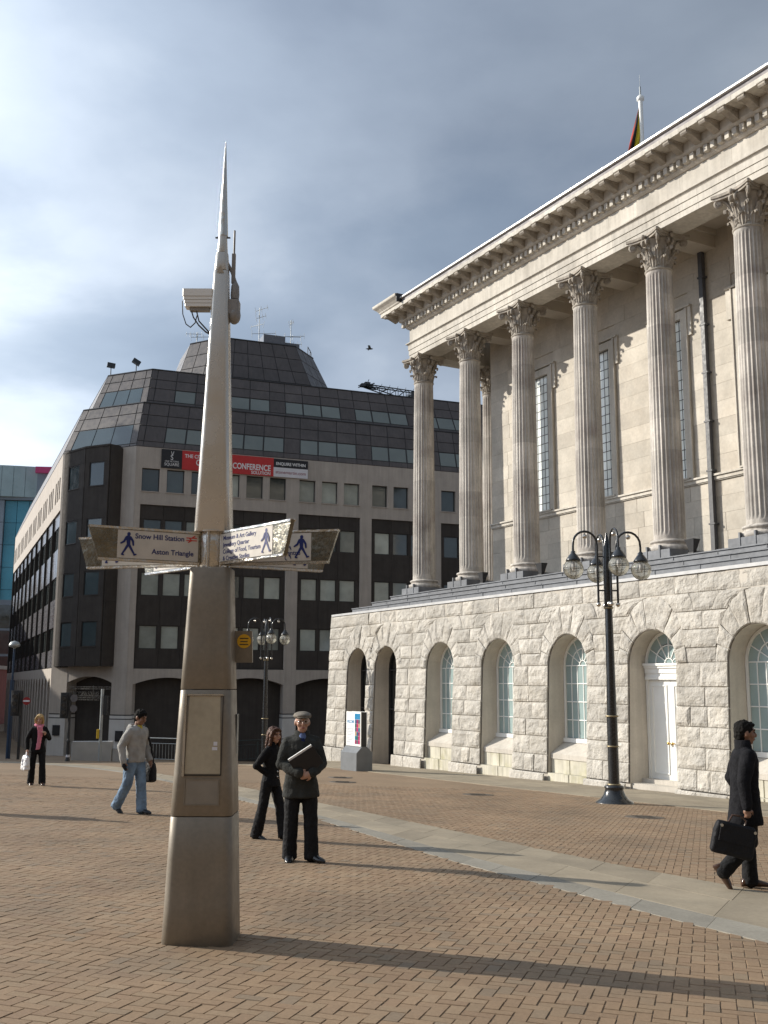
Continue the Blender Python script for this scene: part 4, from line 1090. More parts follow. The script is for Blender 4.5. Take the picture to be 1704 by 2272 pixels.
post_sec(0, .972, 'base_casing', MT['postm']); post_sec(.978, 1.947, 'cabinet_casing', MT['postm']); post_sec(1.953, 2.935, 'upper_casing', MT['postm'])
MB().loft([[(x, y, h) for x, y in rrect(.27, .3)] for h in (.95, 2.9)]).build('inner_core', MT['wframe'], post)
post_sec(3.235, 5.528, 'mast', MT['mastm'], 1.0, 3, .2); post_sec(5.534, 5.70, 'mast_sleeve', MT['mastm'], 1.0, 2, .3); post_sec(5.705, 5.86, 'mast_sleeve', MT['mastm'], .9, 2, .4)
MB().lathe([(.044,5.86),(.040,5.95),(.004,6.75)], 12).build('spike', MT['chrome'], post)
MB().box(-.065, .065, -.008, .008, 5.845, 5.855).build('spike_pin', MT['iron'], post)
def pp(x, h, out_=.0): return (x, -pw_(h)/2-out_, h)
def plate(x0, x1, h0, h1, o0, o1, name, mat, sk=0):
    q = [(x0, h0), (x1, h0), (x1-sk, h1), (x0+sk, h1)]
    return MB().add([pp(x, h, o0) for x, h in q]+[pp(x, h, o1) for x, h in q], [(4,5,6,7),(0,1,5,4),(1,2,6,5),(2,3,7,6),(3,0,4,7)]).build(name, mat, post)
plate(-.135, .145, 1.30, 1.90, -.01, .005, 'notice_board', MT['board'], .018)
plate(-.155, -.138, 1.28, 1.915, -.01, .014, 'board_trim', MT['steel'], 0).data.transform(Matrix.Identity(4))
plate(-.139, .157, 1.903, 1.915, -.01, .012, 'board_trim', MT['steel'], .01); plate(.147, .152, 1.29, 1.90, -.01, .008, 'board_trim', MT['wframe'], .0); plate(-.135, .15, 1.285, 1.292, -.01, .008, 'board_trim', MT['wframe'], 0)
plate(.085, .115, 1.515, 1.545, 0, .0065, 'sticker', MT['wht']); plate(.075, .117, 1.480, 1.505, 0, .0065, 'sticker', MT['wht'])
plate(-.125, .135, 1.07, 1.255, -.01, .002, 'vent_plate', MT['recess'], .004)
for a, b, c_, d in ((-.133,-.125,1.06,1.262),(.135,.143,1.06,1.262),(-.125,.135,1.255,1.263),(-.125,.135,1.06,1.069)): plate(a, b, c_, d, -.01, .006, 'vent_trim', MT['postm'], .0)
MB().prism([(.205,.06),(.205,.18),(.225,.18),(.225,.06)], 1.0, 1.75).build('side_panel', MT['wframe'], post)
MB().lathe([(.115,2.93),(.122,2.95),(.122,3.22),(.115,3.24)], 24).build('collar', MT['chrome'], post)
cb = MB()
for i in range(7): cb.tube([(.125*math.cos(i*.9), .125*math.sin(i*.9), 2.935), (.125*math.cos(i*.9), .125*math.sin(i*.9), 3.235)], .016, 6)
cb.build('collar_rods', MT['chrome'], post)
for z in (2.925, 3.232):
    MB().lathe([(.16,z),(.165,z+.004),(.165,z+.008),(.10,z+.010)], 20).build('collar_plate', MT['chrome'], post)
def man_icon(mb_parent, mx, s):
    """walking figure pictogram"""
    def cap_(a, b, ra, rb_, e_):
        a, b = Vector(a), Vector(b); d = (b-a).normalized(); n = Vector((-d.y, d.x)); pts = []
        for i in range(7):
            t_ = -math.pi/2+math.pi*i/6; pts.append(b+(d*math.cos(t_)+n*math.sin(t_))*rb_)
        for i in range(7):
            t_ = math.pi/2+math.pi*i/6; pts.append(a+(d*math.cos(t_)+n*math.sin(t_))*ra)
        m.prism([(p.x*s, p.y*s) for p in pts], 0, .0012+e_*.0003)
    m = MB()
    m.prism([(s*(.02+.075*math.cos(i*.524)), s*(.90+.085*math.sin(i*.524))) for i in range(12)], 0, .0012)
    cap_((.0,.76),(.02,.45),.095,.075,1); cap_((.01,.46),(-.12,.24),.06,.045,2); cap_((-.12,.24),(-.25,.03),.045,.033,3); cap_((.03,.46),(.15,.25),.06,.045,4); cap_((.15,.25),(.28,.03),.045,.033,5)
    cap_((-.08,.76),(-.17,.58),.05,.045,6); cap_((-.17,.58),(-.30,.50),.045,.035,7); cap_((.09,.76),(.20,.60),.05,.045,8); cap_((.20,.60),(.22,.44),.045,.035,9)
    cap_((-.24,.03),(-.33,.03),.04,.03,10) if False else None
    cap_((-.24,.03),(-.18,.01),.04,.03,11); cap_((.27,.03),(.34,.05),.04,.03,12)
    m.xf(mx).build('walking_figure', MT['blue'], mb_parent)
ZS0, ZS1 = 2.962, 3.232
def finger(az, lines, al, rot_text, icons=(), sz=.052, flip=0, dz=0, lt=1.06):
    """one double-sided finger sign pointing along az; text reads towards screen right"""
    d = Vector((math.cos(R(az)), math.sin(R(az)), 0)); lz = Vector((0, 0, 1))
    left = d.x < 0
    ex = -d if left else d; n = ex.cross(lz); tk = .018
    z0, z1 = ZS0+dz, ZS1+dz; r0, r1t, r1b, rp = .125, lt+.02, lt-.07, lt-.21
    def pt_(r, z, o): v = d*r + n*o; return (v.x, v.y, z)
    def slab(q, o0, o1):
        m = MB(); a = [pt_(r, z, o0) for r, z in q]; b = [pt_(r, z, o1) for r, z in q]; k_ = len(q)
        m.add(a+b, [tuple(range(k_)), tuple(range(2*k_-1, k_-1, -1))]+[((i+1)%k_, i, k_+i, k_+(i+1)%k_) for i in range(k_)]); return m
    fr = slab([(r0, z0), (r1b, z0), (r1t, z1), (r0, z1)], -tk, tk); sgn = fr.build('finger_sign', MT['signtip'], post)
    for s_ in (-1, 1):
        slab([(r0+.012, z0+.022), (rp, z0+.022), (rp, z1-.022), (r0+.012, z1-.022)], s_*(tk-.002), s_*(tk+.003)).build('sign_panel', MT['signw'], sgn)
        for za, zb_ in ((z0-.002, z0+.016), (z1-.016, z1+.002)):
            slab([(r0, za), (r1b+(r1t-r1b)*(za-z0)/(z1-z0), za), (r1b+(r1t-r1b)*(zb_-z0)/(z1-z0), zb_), (r0, zb_)], s_*(tk-.001), s_*(tk+.008)).build('edge_rail', MT['chrome'], sgn)
    def fm(xr, z):   # frame: text x axis = ex; xr measured as radius
        o = d*xr + n*(tk+.0035); return Matrix(((ex.x, 0, n.x, o.x), (ex.y, 0, n.y, o.y), (0, 1, n.z, z), (0, 0, 0, 1)))
    man_icon(sgn, fm(rp-.085, z0+.045), .19)
    for i, (t_, ind) in enumerate(lines):
        if left: text_mesh(t_, sz, 'lettering', MT['blue'], sgn, fm(r0+.03+ind, z1-.085-i*rot_text), 'RIGHT', .001, 1.0, .0012)
        else: text_mesh(t_, sz, 'lettering', MT['blue'], sgn, fm(r0+.03+ind, z1-.075-i*rot_text), 'LEFT', .001, 1.0, .0008)
    if 'rail' in icons:
        m = MB()
        for y0 in (0, .02): m.box(-.045, .045, y0, y0+.008, 0, .0015)
        for a, b in (((-.03,-.014),(.0,.004)), ((.0,.004),(-.02,.024)), ((.0,.024),(.03,.042))): 
            dd = Vector((b[0]-a[0], b[1]-a[1])).normalized()*.005; m.add([(a[0]-dd.y,a[1]+dd.x,.0017),(a[0]+dd.y,a[1]-dd.x,.0017),(b[0]+dd.y,b[1]-dd.x,.0017),(b[0]-dd.y,b[1]+dd.x,.0017)], [(0,1,2,3)])
        m.xf(fm(r0+.07, z1-.078)).build('rail_symbol', MT['railred'], sgn)
    if 'wheel' in icons:
        for zz2 in (.05, .12):
            m = MB(); ring = [(.022*math.cos(i*.42), .022*math.sin(i*.42)) for i in range(12)]
            m.tube([(x, y, .001) for x, y in ring], .003, 4); m.tube([(0,.018,.001),(0,.05,.001)], .004, 4); m.sphere((0,.058,.001), .008, 8, 4, (1,1,.2)); m.tube([(0,.02,.0012),(.022,.02,.0012),(.03,-.01,.0012)], .003, 4)
            m.xf(fm(rp-.20, z0+zz2)).build('wheelchair_symbol', MT['blue'], sgn)
    return sgn
finger(207, [('Snow Hill Station', .10), ('Aston Triangle', .02)], 'R', .118, ('rail',), .058, lt=1.01)
finger(166, [('New Street Station', .05)], 'R', .1, (), .05, lt=1.22)
finger(133, [('The Mailbox', .45)], 'R', .1, (), .045, lt=1.12)
finger(-47.5, [('Museum & Art Gallery', .02), ('Jewellery Quarter', .02), ('College of Food, Tourism', .02), ('& Creative Studies', .02)], 'L', .056, (), .050)
finger(-14, [('', .0), ('', 0), ('Convention Centre', .20)], 'L', .062, ('wheel',), .052, lt=1.07)
finger(28, [('Theatre', .1)], 'L', .1, (), .05)
MT['cam'] = nmat('white_camera_housing', (.78,.78,.76), .4, var=.04); MT['camg'] = nmat('grey_equipment', (.26,.255,.25), .5, var=.1, vs=8)
_n0 = len(bpy.data.objects)
_before = set(bpy.data.objects)
c = MB(); c.bbox(-.42, -.08, -.06, .06, 5.105, 5.17, .012); hs = c.build('camera_housing', MT['cam'], post)
for k_ in range(3): MB().bbox(-.41+.01*k_, -.08, -.055+.003*k_, .055-.003*k_, 5.075-.03*k_, 5.102-.03*k_, .008).build('camera_body', MT['cam'], post)
MB().box(-.34, -.12, -.03, .03, 4.985, 5.013).build('camera_bracket', MT['camg'], post)
cbm = MB(); cbm.tube([(-.33+.0*i, 0, 5.0-.0*i) for i in range(1)]+[(-.30,0,4.93),(-.24,0,4.86),(-.16,0,4.80),(-.09,0,4.77)], .008, 6); cbm.tube([(-.27,.01,4.99),(-.24,.01,4.90),(-.17,.01,4.84),(-.10,.01,4.78)], .008, 6); cbm.tube([(-.43,0,5.08),(-.42,0,4.96),(-.38,0,4.87),(-.33,0,4.84),(-.28,0,4.88),(-.26,0,4.95)], .006, 6)
cbm.build('camera_cables', MT['iron'], post)
c = MB(); c.bbox(.09, .22, -.05, .07, 4.95, 5.08, .02); c.sphere((.165, .01, 4.95), .085, 14, 8, (.85, .8, .9)); c.build('dome_camera', MT['camg'], post)
c = MB(); c.lathe([(.045,5.10),(.05,5.14),(.045,5.22),(.02,5.26)], 12, c=(.165,.02)); c.tube([(.06,.03,5.45),(.12,.03,5.36),(.165,.03,5.26)], .02, 6); c.box(.12,.16,.01,.04,5.25,5.52); c.tube([(.14,.03,5.52),(.14,.03,5.74)], .012, 6); c.build('radio_bracket', MT['camg'], post)
for o_ in set(bpy.data.objects)-_before:       # housings sit high on the mast
    o_.data.transform(Matrix.Translation((-.012 if o_.name.startswith(('dome', 'radio')) else .0, 0, .19)) @ Matrix.Diagonal((.78, 1, 1, 1)))
MB().add([(-.035,-.07,5.50),(.03,-.07,5.50),(0,-.078,5.57)], [(0,1,2)]).build('warning_triangle', MT['steel'], post)
c = MB(); c.add([(.18,.10,2.17),(.335,.10,2.17),(.325,.10,2.43),(.18,.10,2.43),(.18,.14,2.17),(.335,.14,2.17),(.325,.14,2.43),(.18,.14,2.43)], [(0,1,2,3),(7,6,5,4),(0,4,5,1),(1,5,6,2),(2,6,7,3),(3,7,4,0)])
nb_ = c.build('notice_plate', MT['postm'], post)
MB().prism([(.262+.058*math.cos(i*.314), .0+.058*math.sin(i*.314)) for i in range(20)], 0, .003).xf(Matrix.Translation((0, .0985, 2.345)) @ Matrix.Rotation(R(90), 4, 'X')).build('round_sticker', MT['yellow'], nb_)
for k_, (z, w2) in enumerate(((2.368,.036),(2.342,.030),(2.318,.036))): MB().box(.262-w2, .262+w2, .0945, .0955, z-.004, z+.004).build('print_line', MT['iron'], nb_)

# ================================================================== STREET LAMPS
MT['globe'] = glass('clear_globe', (.97,.97,.93), .5, haze=.16)
MT['ball'] = nmat('silver_ball', (.62,.58,.52), .25, metal=1, var=.05); MT['gold'] = nmat('gold_band', (.34,.28,.17), .45, metal=.6, var=.05)
def lamp(xy, rz, label):
    t = thing('street_lamp', label, 'street lamp', (*xy, g(*xy)-.02), rz, 'four-armed globe lamps in the square')
    MB().lathe([(.46,0),(.46,.03),(.44,.06),(.34,.12),(.26,.22),(.225,.32),(.22,.36),(.235,.38),(.235,.42),(.16,.45)], 32).build('lamp_base', MT['iron'], t)
    MB().lathe([(.135,.44),(.128,1.35),(.128,2.06)], 24).lathe([(.118,2.10),(.092,4.70)], 24).lathe([(.092,4.7),(.10,4.72),(.10,6.25),(.05,6.45),(.02,6.6)], 16).build('lamp_shaft', MT['iron'], t)
    for r_, z in ((.16,.46),(.142,1.36),(.16,2.08),(.125,4.72)): MB().lathe([(r_-.02,z-.02),(r_,z-.012),(r_,z+.012),(r_-.02,z+.02)], 24).build('band', MT['gold'], t)
    MB().sphere((0, -.12, 4.82), .07, 12, 8).build('ball', MT['ball'], t)
    for k_ in range(4):
        a = k_*math.pi/2; c_, s_ = math.cos(a), math.sin(a)
        P = lambda r_, z: (r_*c_, r_*s_, z)
        pts = [P(.25, 4.85), P(.25, 6.28)]+[P(.56-.31*math.cos(math.pi*i/10), 6.30+.33*math.sin(math.pi*i/10)) for i in range(1, 10)]+[P(.87, 6.25), P(.87, 6.10)]
        ar = MB().tube(pts, .03, 8); ar.tube([P(.09, 5.15), P(.25, 5.15)], .022, 6); ar.tube([P(.09, 6.0), P(.25, 6.0)], .02, 6); arm = ar.build('arm', MT['iron'], t)
        MB().sphere(P(.25, 4.80), .058, 12, 8).build('ball', MT['ball'], arm)
        MB().sphere(P(.56, 6.50), .06, 12, 8).tube([P(.56, 6.55), P(.56, 6.62)], .012, 6).build('hanging_ball', MT['ball'], arm)
        MB().lathe([(.03,6.14),(.06,6.11),(.06,6.07),(.10,6.03),(.17,5.93),(.19,5.88),(.17,5.87)], 20, c=P(.87, 0)[:2]).build('lamp_hood', MT['iron'], arm)
        gl = MB().sphere(P(.87, 5.68), .25, 24, 14).build('globe', MT['globe'], t)
        bands = MB(); cc = Vector(P(.87, 5.68))
        for dz in (-.02, .02): bands.tube([cc+Vector((.253*math.cos(i*math.pi/12), .253*math.sin(i*math.pi/12), dz)) for i in range(25)], .006, 5)
        for b_ in (0, math.pi/2): bands.tube([cc+Vector((.254*math.sin(i*math.pi/12)*math.cos(b_), .254*math.sin(i*math.pi/12)*math.sin(b_), .254*math.cos(i*math.pi/12))) for i in range(25)], .006, 5)
        bands.build('globe_bands', MT['iron'], gl)
        MB().lathe([(.02,5.86),(.045,5.82),(.05,5.70),(.02,5.64)], 10, c=P(.87, 0)[:2]).build('bulb', MT['wht'], gl)
    return t
lamp((5.59, 25.91), R(6), 'near black lamp post with four clear globes before the white double door')
lamp((-5.4, 48.4), R(20), 'far dark lamp post with four globes in front of the office block')

# ================================================================== WELCOME BOARD
MT['plinthg'] = nmat('grey_painted_plinth', (.16,.17,.18), .45, var=.1, vs=3); MT['posterw'] = nmat('poster_white', (.78,.80,.82), .3, var=.02); MT['cyan'] = nmat('poster_cyan', (.03,.22,.42), .3, var=.05)
wp = th_w(0, 0); wx_ = Vector((-.97, 38.9))
wb = thing('welcome_board', 'white poster board on a dark grey roofed plinth beside the hall', 'sign', (wx_.x, wx_.y, g(wx_.x, wx_.y)-.03), TH_ROT)
MB().add([(-1.27,0,0),(0,0,0),(0,.66,0),(-1.27,.66,0),(-1.27,0,.66),(0,0,.66),(0,.66,.66),(-1.27,.66,.66),(-1.27,.22,.88),(0,.22,.88),(0,.44,.88),(-1.27,.44,.88)],
   [(0,1,5,4),(4,5,9,8),(8,9,10,11),(11,10,6,7),(7,6,2,3),(1,2,6,10,9,5),(3,0,4,8,11,7)]).build('plinth', MT['plinthg'], wb)
MB().box(-1.20, -.07, .225, .435, .88, 2.13).build('board_frame', MT['ironmat'], wb)
for y0, y1 in ((.195, .225), (.435, .465)): MB().box(-1.22, -.05, y0, y1, .89, 2.14).build('poster_case', MT['white'], wb)
ps = MB().box(-1.17, -.10, .190, .194, .95, 2.09).build('poster', MT['posterw'], wb)
MB().box(-.52, -.10, .187, .189, 1.86, 2.07).build('poster_heading', MT['cyan'], wb)
cols = [(.45,.02,.12),(.02,.10,.20),(.45,.30,.18),(.03,.12,.10),(.30,.03,.10),(.10,.12,.14),(.5,.36,.1),(.02,.16,.22)]
rc = random.Random(5)
for j in range(6):
    for i in range(3):
        cm_ = nmat('poster_block', rc.choice(cols), .3, var=.05) if j*3+i < 8 else bpy.data.materials['poster_block' + ('' if (j*3+i) % 8 == 0 else '.%03d' % ((j*3+i) % 8))]
        MB().box(-.50+.133*i, -.37+.133*i, .187, .189, .97+.148*j, 1.112+.148*j).build('poster_block', cm_, wb)
text_mesh('WELCOME', .15, 'lettering', MT['cyan'], wb, Matrix.Translation((-1.14, .189, 1.72)) @ UPR, 'LEFT', .001, .78, .003)
for k_, (z, l_) in enumerate(((1.50,.50),(1.45,.46),(1.40,.5),(1.34,.5),(1.29,.36),(1.16,.5),(1.11,.42),(1.02,.3))): MB().box(-1.13, -1.13+l_, .187, .189, z, z+.012).build('print_line', MT['plinthg'], wb)

# ================================================================== round ribbed discs, dark in colour, set at dark patches of the paving
MT['cover'] = nmat('dark_paving_disc', (.085,.07,.055), .6, var=.2, vs=8)
for i, (x, y, lab) in enumerate(((2.44, 27.56, 'round dark disc in the paving midway between band and hall windows'), (5.34, 21.96, 'round dark disc in the paving just in front of the lamp post'), (-1.19, 31.49, 'dark disc in the paving nearer of the two before the welcome board'), (-1.36, 34.04, 'dark disc in the paving farther of the two before the welcome board'))):
    t = thing('paving_disc', lab, 'manhole cover', (x, y, g(x, y)), 0, 'dark discs in the paving')
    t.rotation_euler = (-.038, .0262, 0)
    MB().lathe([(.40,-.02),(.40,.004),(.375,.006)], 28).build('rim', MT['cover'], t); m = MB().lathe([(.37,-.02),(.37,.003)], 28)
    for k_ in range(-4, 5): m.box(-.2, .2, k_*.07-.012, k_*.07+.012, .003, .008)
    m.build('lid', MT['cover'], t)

# ================================================================== street furniture in front of the office block
MT['galv'] = nmat('galvanised_steel', (.36,.38,.38), .5, metal=.4, var=.1); MT['bluep'] = nmat('blue_painted_steel', (.014,.035,.075), .4, var=.1); MT['cblock'] = nmat('concrete_block', (.40,.39,.37), .9, var=.1, vs=2, bump=.3)
MT['redl'] = nmat('sign_red', (.28,.02,.02), .5, var=.05); MT['yel'] = nmat('yellow_box', (.65,.42,.03), .5, var=.05); MT['darkg'] = nmat('dark_green_railing', (.03,.04,.04), .5, var=.1)
def railing(a, b, n, mat, label, h=1.12):
    a, b = Vector(a), Vector(b); d = b-a; L_ = d.length; t = thing('railing', label, 'railing', (a.x, a.y, 0), math.atan2(d.y, d.x))
    zf = lambda x: g(*(a+d*(x/L_)))
    for z in (h, h*.78, .14): MB().tube([(0, 0, zf(0)+z), (L_, 0, zf(L_)+z)], .028 if z == h else .02, 6).build('rail', mat, t)
    np_ = max(1, round(L_/2.0))
    for i in range(np_+1):
        x = L_*i/np_; MB().box(x-.035, x+.035, -.035, .035, zf(x)-.1, zf(x)+h+.03).build('post', mat, t)
    k_ = int(L_/.16)
    for i in range(1, k_):
        x = L_*i/k_; MB().tube([(x, 0, zf(x)+.14), (x, 0, zf(x)+h*.78)], .011, 4).build('baluster', mat, t)
railing((-12.0, 51.5), (-7.4, 50.2), 3, MT['galv'], 'pale grey railing with upright bars behind the man in the hooded top')
railing((-8.3, 56.5), (-3.6, 58.6), 3, MT['darkg'], 'dark railing between the far lamp post and the corner of the hall')
def at_px_depth(px, y): return (px-852)/2310*y
t = thing('concrete_barrier', 'pale concrete block wall in front of the office entrance pier', 'barrier', (-13.4, 49, g(-13.4, 49)-.1), R(8))
MB().bbox(-.9, .9, 0, .7, 0, .95, .03).build('block', MT['cblock'], t); MB().bbox(.92, 1.8, .05, .65, 0, .62, .03).build('block', MT['cblock'], t)
t = thing('sign_pole', 'grey pole with a small yellow box beside the concrete block', 'pole', (-12.75, 48, g(-12.75, 48)-.05))
MB().tube([(0,0,0),(0,0,3.25)], .07, 10).build('pole', MT['galv'], t); MB().bbox(-.17, -.05, -.08, .08, 1.05, 1.45, .01).build('yellow_box', MT['yel'], t); MB().bbox(.06, .28, -.12, .12, 2.1, 2.95, .02).build('signal_back', MT['ironmat'], t)
def signal(x, y, label, sign):
    t = thing('traffic_signal', label, 'traffic light', (x, y, g(x, y)-.05))
    MB().tube([(0,0,0),(0,0,2.7)], .06, 10).build('pole', MT['ironmat'], t); MB().bbox(-.42, .02, -.12, .12, 1.9, 3.0, .03).build('backing_board', MT['ironmat'], t)
    hd = MB().bbox(-.32, -.08, -.22, -.12, 2.0, 2.9, .02).build('signal_head', MT['ironmat'], t)
    for z in (2.15, 2.45, 2.75): MB().tube([(-.2,-.22,z),(-.2,-.30,z)], .10, 12).build('visor', MT['iron'], hd)
    if sign:
        s = MB().tube([(.28,-.14,2.55),(.28,-.17,2.55)], .17, 24).build('no_entry_disc', MT['redl'], t); MB().box(.14, .42, -.185, -.171, 2.515, 2.585).build('white_bar', MT['wht'], s)
        MB().box(.0, .3, -.12, -.09, 2.5, 2.6).build('bracket', MT['ironmat'], t)
    else:
        for z in (2.3, 2.75): MB().tube([(.2,-.12,z),(.2,-.16,z)], .16, 16).build('round_plate', MT['cladL'], t)
signal(-15.9, 46.5, 'black traffic light with a red no entry disc at the left', True)
signal(-13.9, 47.0, 'black traffic light seen from behind before the office entrance', False)
t = thing('blue_street_lamp', 'blue lamp column with a pale dome head at the far left', 'street lamp', (-16.7, 47.5, g(-16.7, 47.5)-.05))
MB().tube([(0,0,0),(0,0,3.5)], [.10,.09], 10).tube([(0,0,3.5),(.0,0,5.05)], .05, 8).build('column', MT['bluep'], t); MB().lathe([(.02,5.25),(.18,5.2),(.25,5.08),(.24,5.0),(.10,4.96),(.05,4.9)], 16).build('lamp_head', MT['galv'], t)
t = thing('blue_sign_column', 'plain blue column beside the blue lamp column', 'column', (-17.5, 47.6, g(-17.5, 47.6)-.05)); MB().tube([(0,0,0),(0,0,3.9)], .09, 10).build('column', MT['bluep'], t); MB().box(-.12, .12, -.1, .1, 3.9, 4.0).build('cap', MT['bluep'], t)
t = thing('utility_cabinet', 'dark blue street cabinet at the foot of the blue columns', 'cabinet', (-17.0, 45.5, g(-17, 45.5)-.05)); MB().bbox(-.75, .35, 0, .5, 0, .85, .03).build('cabinet', MT['bluep'], t); MB().box(-.78, .38, -.03, .53, .85, .9).build('lid', MT['bluep'], t)
t = thing('bollard', 'short black bollard with a white band before the office entrance', 'bollard', (-13.3, 45, g(-13.3, 45)-.03)); MB().lathe([(.10,0),(.10,.1),(.08,.14),(.07,.8),(.09,.84),(.05,.95)], 14).build('shaft', MT['ironmat'], t); MB().lathe([(.083,.2),(.083,.3)], 14).build('band', MT['wht'], t)
for (u, z, lab, nm) in ((5.35, -3.0, 'black plaque on the left pillar of the office entrance', 'plaque'), (.35, -3.25, 'black board on the right pillar of the office entrance', 'plaque')):
    p = B0 @ Mc @ Vector((-u, -.06, z)); t = thing(nm, lab, 'plaque', p, R(21.1)+math.atan2(-UC.y, -UC.x)); MB().bbox(-.28, .28, -.04, .03, -.32, .32, .01).build('plate', MT['blk'], t); MB().box(-.22, .22, -.045, -.041, -.2, .2).build('face', MT['ironmat'], t)

# ================================================================== on the roofs
def of_w(x, y, z): return B0 @ Vector((x, y, z))
def aerial(p, h, els, label):
    t = thing('aerial', label, 'aerial', p, 0, 'aerials on the office roof'); MB().tube([(0,0,0),(0,0,h)], .03, 6).build('mast', MT['galv'], t)
    for z, a, ln, n in els:
        m = MB(); dx, dy = math.cos(R(a)), math.sin(R(a)); m.tube([(-dx*ln*.3, -dy*ln*.3, z), (dx*ln*.7, dy*ln*.7, z+ln*.05)], .022, 5)
        for i in range(n):
            q = -.3+1.0*i/max(1, n-1); w2 = .45-.18*i/n; c_ = (dx*ln*q, dy*ln*q, z+ln*.05*q); m.tube([(c_[0], c_[1], c_[2]-w2*.6), (c_[0]+dy*w2*.3, c_[1]-dx*w2*.3, c_[2]+w2*.6)], .013, 4)
        m.build('aerial_array', MT['galv'], t)
aerial(of_w(9.9, 8.2, 25.5), 3.0, [(2.8, -35, 1.2, 3), (2.2, -30, .9, 4), (1.6, 140, 1.4, 3), (.9, 5, 1.8, 3)], 'tall aerial with slanting arms, left of the pair on the tower roof')
aerial(of_w(12.7, 9.2, 25.5), 2.7, [(2.4, -60, .7, 4), (1.3, 178, 2.6, 5), (.7, 5, 1.2, 5), (1.35, 4, 1.5, 2)], 'aerial with a long crossbar, right of the pair on the tower roof')
aerial(of_w(5.4, 9.6, 25.5), .9, [(.75, 175, 1.2, 5), (.5, 5, 1.4, 4)], 'low wide aerial half hidden behind the signpost')
p = of_w(-.4, 5.3, 21.15)
t = thing('roof_floodlights', 'pair of black floodlights on a rail at the roof corner', 'floodlight', p, R(21.1))
MB().tube([(-.9,.9,.1),(1.0,-.9,.1)], .04, 6).build('rail', MT['ironmat'], t)
for x, y, tl in ((-.8,.8,.1), (.75,-.65,.5)):
    MB().tube([(x,y,0),(x,y,.7)], .035, 6).build('stem', MT['ironmat'], t); m = MB().bbox(-.28,.28,-.2,.2,-.14,.14,.03); m.xf(Matrix.Translation((x, y, .85)) @ Matrix.Rotation(tl, 4, 'Y')).build('lamp_body', MT['iron'], t)
fp = th_w(13.35, 9.0)
t = thing('flagpole', 'white flagpole with a collar and thin spike on the hall roof', 'flagpole', (fp.x, fp.y, -3.45+EYE+22.8))
MB().lathe([(.13,-.2),(.095,6.6),(.095,6.8)], 14).lathe([(.10,6.8),(.17,6.84),(.17,6.98),(.11,7.05),(.04,7.1)], 14).build('pole', MT['white'], t); MB().lathe([(.035,7.05),(.04,7.5),(.012,7.55),(.008,8.1)], 8).build('spike', MT['galv'], t)
MT['fblk'] = nmat('flag_black', (.02,.02,.025), .8, var=.1); MT['fyel'] = nmat('flag_yellow', (.55,.42,.02), .8, var=.1); MT['fred'] = nmat('flag_red', (.45,.06,.04), .8, var=.1)
t2 = thing('flag', 'limp yellow, black and red flag hanging from the roof flagpole', 'flag', (fp.x, fp.y, -3.45+EYE+22.8))
def strip_cloth(u0, u1, mat):
    V = []; nu, nv = 6, 18
    for j in range(nv+1):
        v = j/nv; xl = -.10-.62*v; wd = .02+.42*math.sin(math.pi*min(1, v*.95)*.62)
        for i in range(nu+1):
            u = u0+(u1-u0)*i/nu
            V.append((xl+wd*u, .10*math.sin(u*10+v*5)*v, 6.45-2.3*v-.18*math.sin(u*3.1)*v))
    m = MB().add(V, [(j*(nu+1)+i, j*(nu+1)+i+1, (j+1)*(nu+1)+i+1, (j+1)*(nu+1)+i) for j in range(nv) for i in range(nu)], True); o = m.build('flag_stripe', mat, t2)
    md = o.modifiers.new('thickness', 'SOLIDIFY'); md.thickness = .012
strip_cloth(.0, .14, MT['fred']); strip_cloth(.14, .46, MT['fblk']); strip_cloth(.46, 1.0, MT['fyel'])
for x in (17.6, 9.7, 13.7, 21.6):
    q = th_w(x, 2.55); t = thing('floodlight', {17.6:'black floodlight on the lead steps left of the fifth column', 9.7:'black floodlight on the lead steps left of the third column', 13.7:'black floodlight on the lead steps left of the fourth column', 21.6:'black floodlight on the lead steps right of the fifth column'}[x], 'floodlight', (q.x, q.y, -3.45+EYE+7.58), TH_ROT, 'floodlights on the lead steps')
    MB().box(-.12, .12, -.1, .1, 0, .08).build('foot', MT['ironmat'], t); MB().add([(-.08,-.06,.08),(.08,-.06,.08),(.08,.06,.08),(-.08,.06,.08),(-.2,-.15,.5),(.2,-.15,.5),(.2,.15,.5),(-.2,.15,.5)], [(0,3,2,1),(4,5,6,7),(0,1,5,4),(1,2,6,5),(2,3,7,6),(3,0,4,7)]).build('lamp_body', MT['ironmat'], t)
bz = Vector((-.6, 40, EYE+13.2)); t = thing('bird', 'small dark bird flying in the sky right of the tower', 'bird', bz)
MB().loft([[(x, r_*math.cos(a*.785), r_*.8*math.sin(a*.785)) for a in range(8)] for x, r_ in ((-.16,.005),(-.08,.04),(0,.05),(.09,.035),(.14,.01))]).build('body', MT['iron'], t)
for s_ in (-1, 1): MB().add([(-.05,s_*.03,.02),(.06,s_*.03,.02),(.02,s_*.2,.08),(-.07,s_*.36,.03),(-.07,s_*.2,.07)], [(0,1,2,4),(4,2,3)]).build('wing', MT['iron'], t)
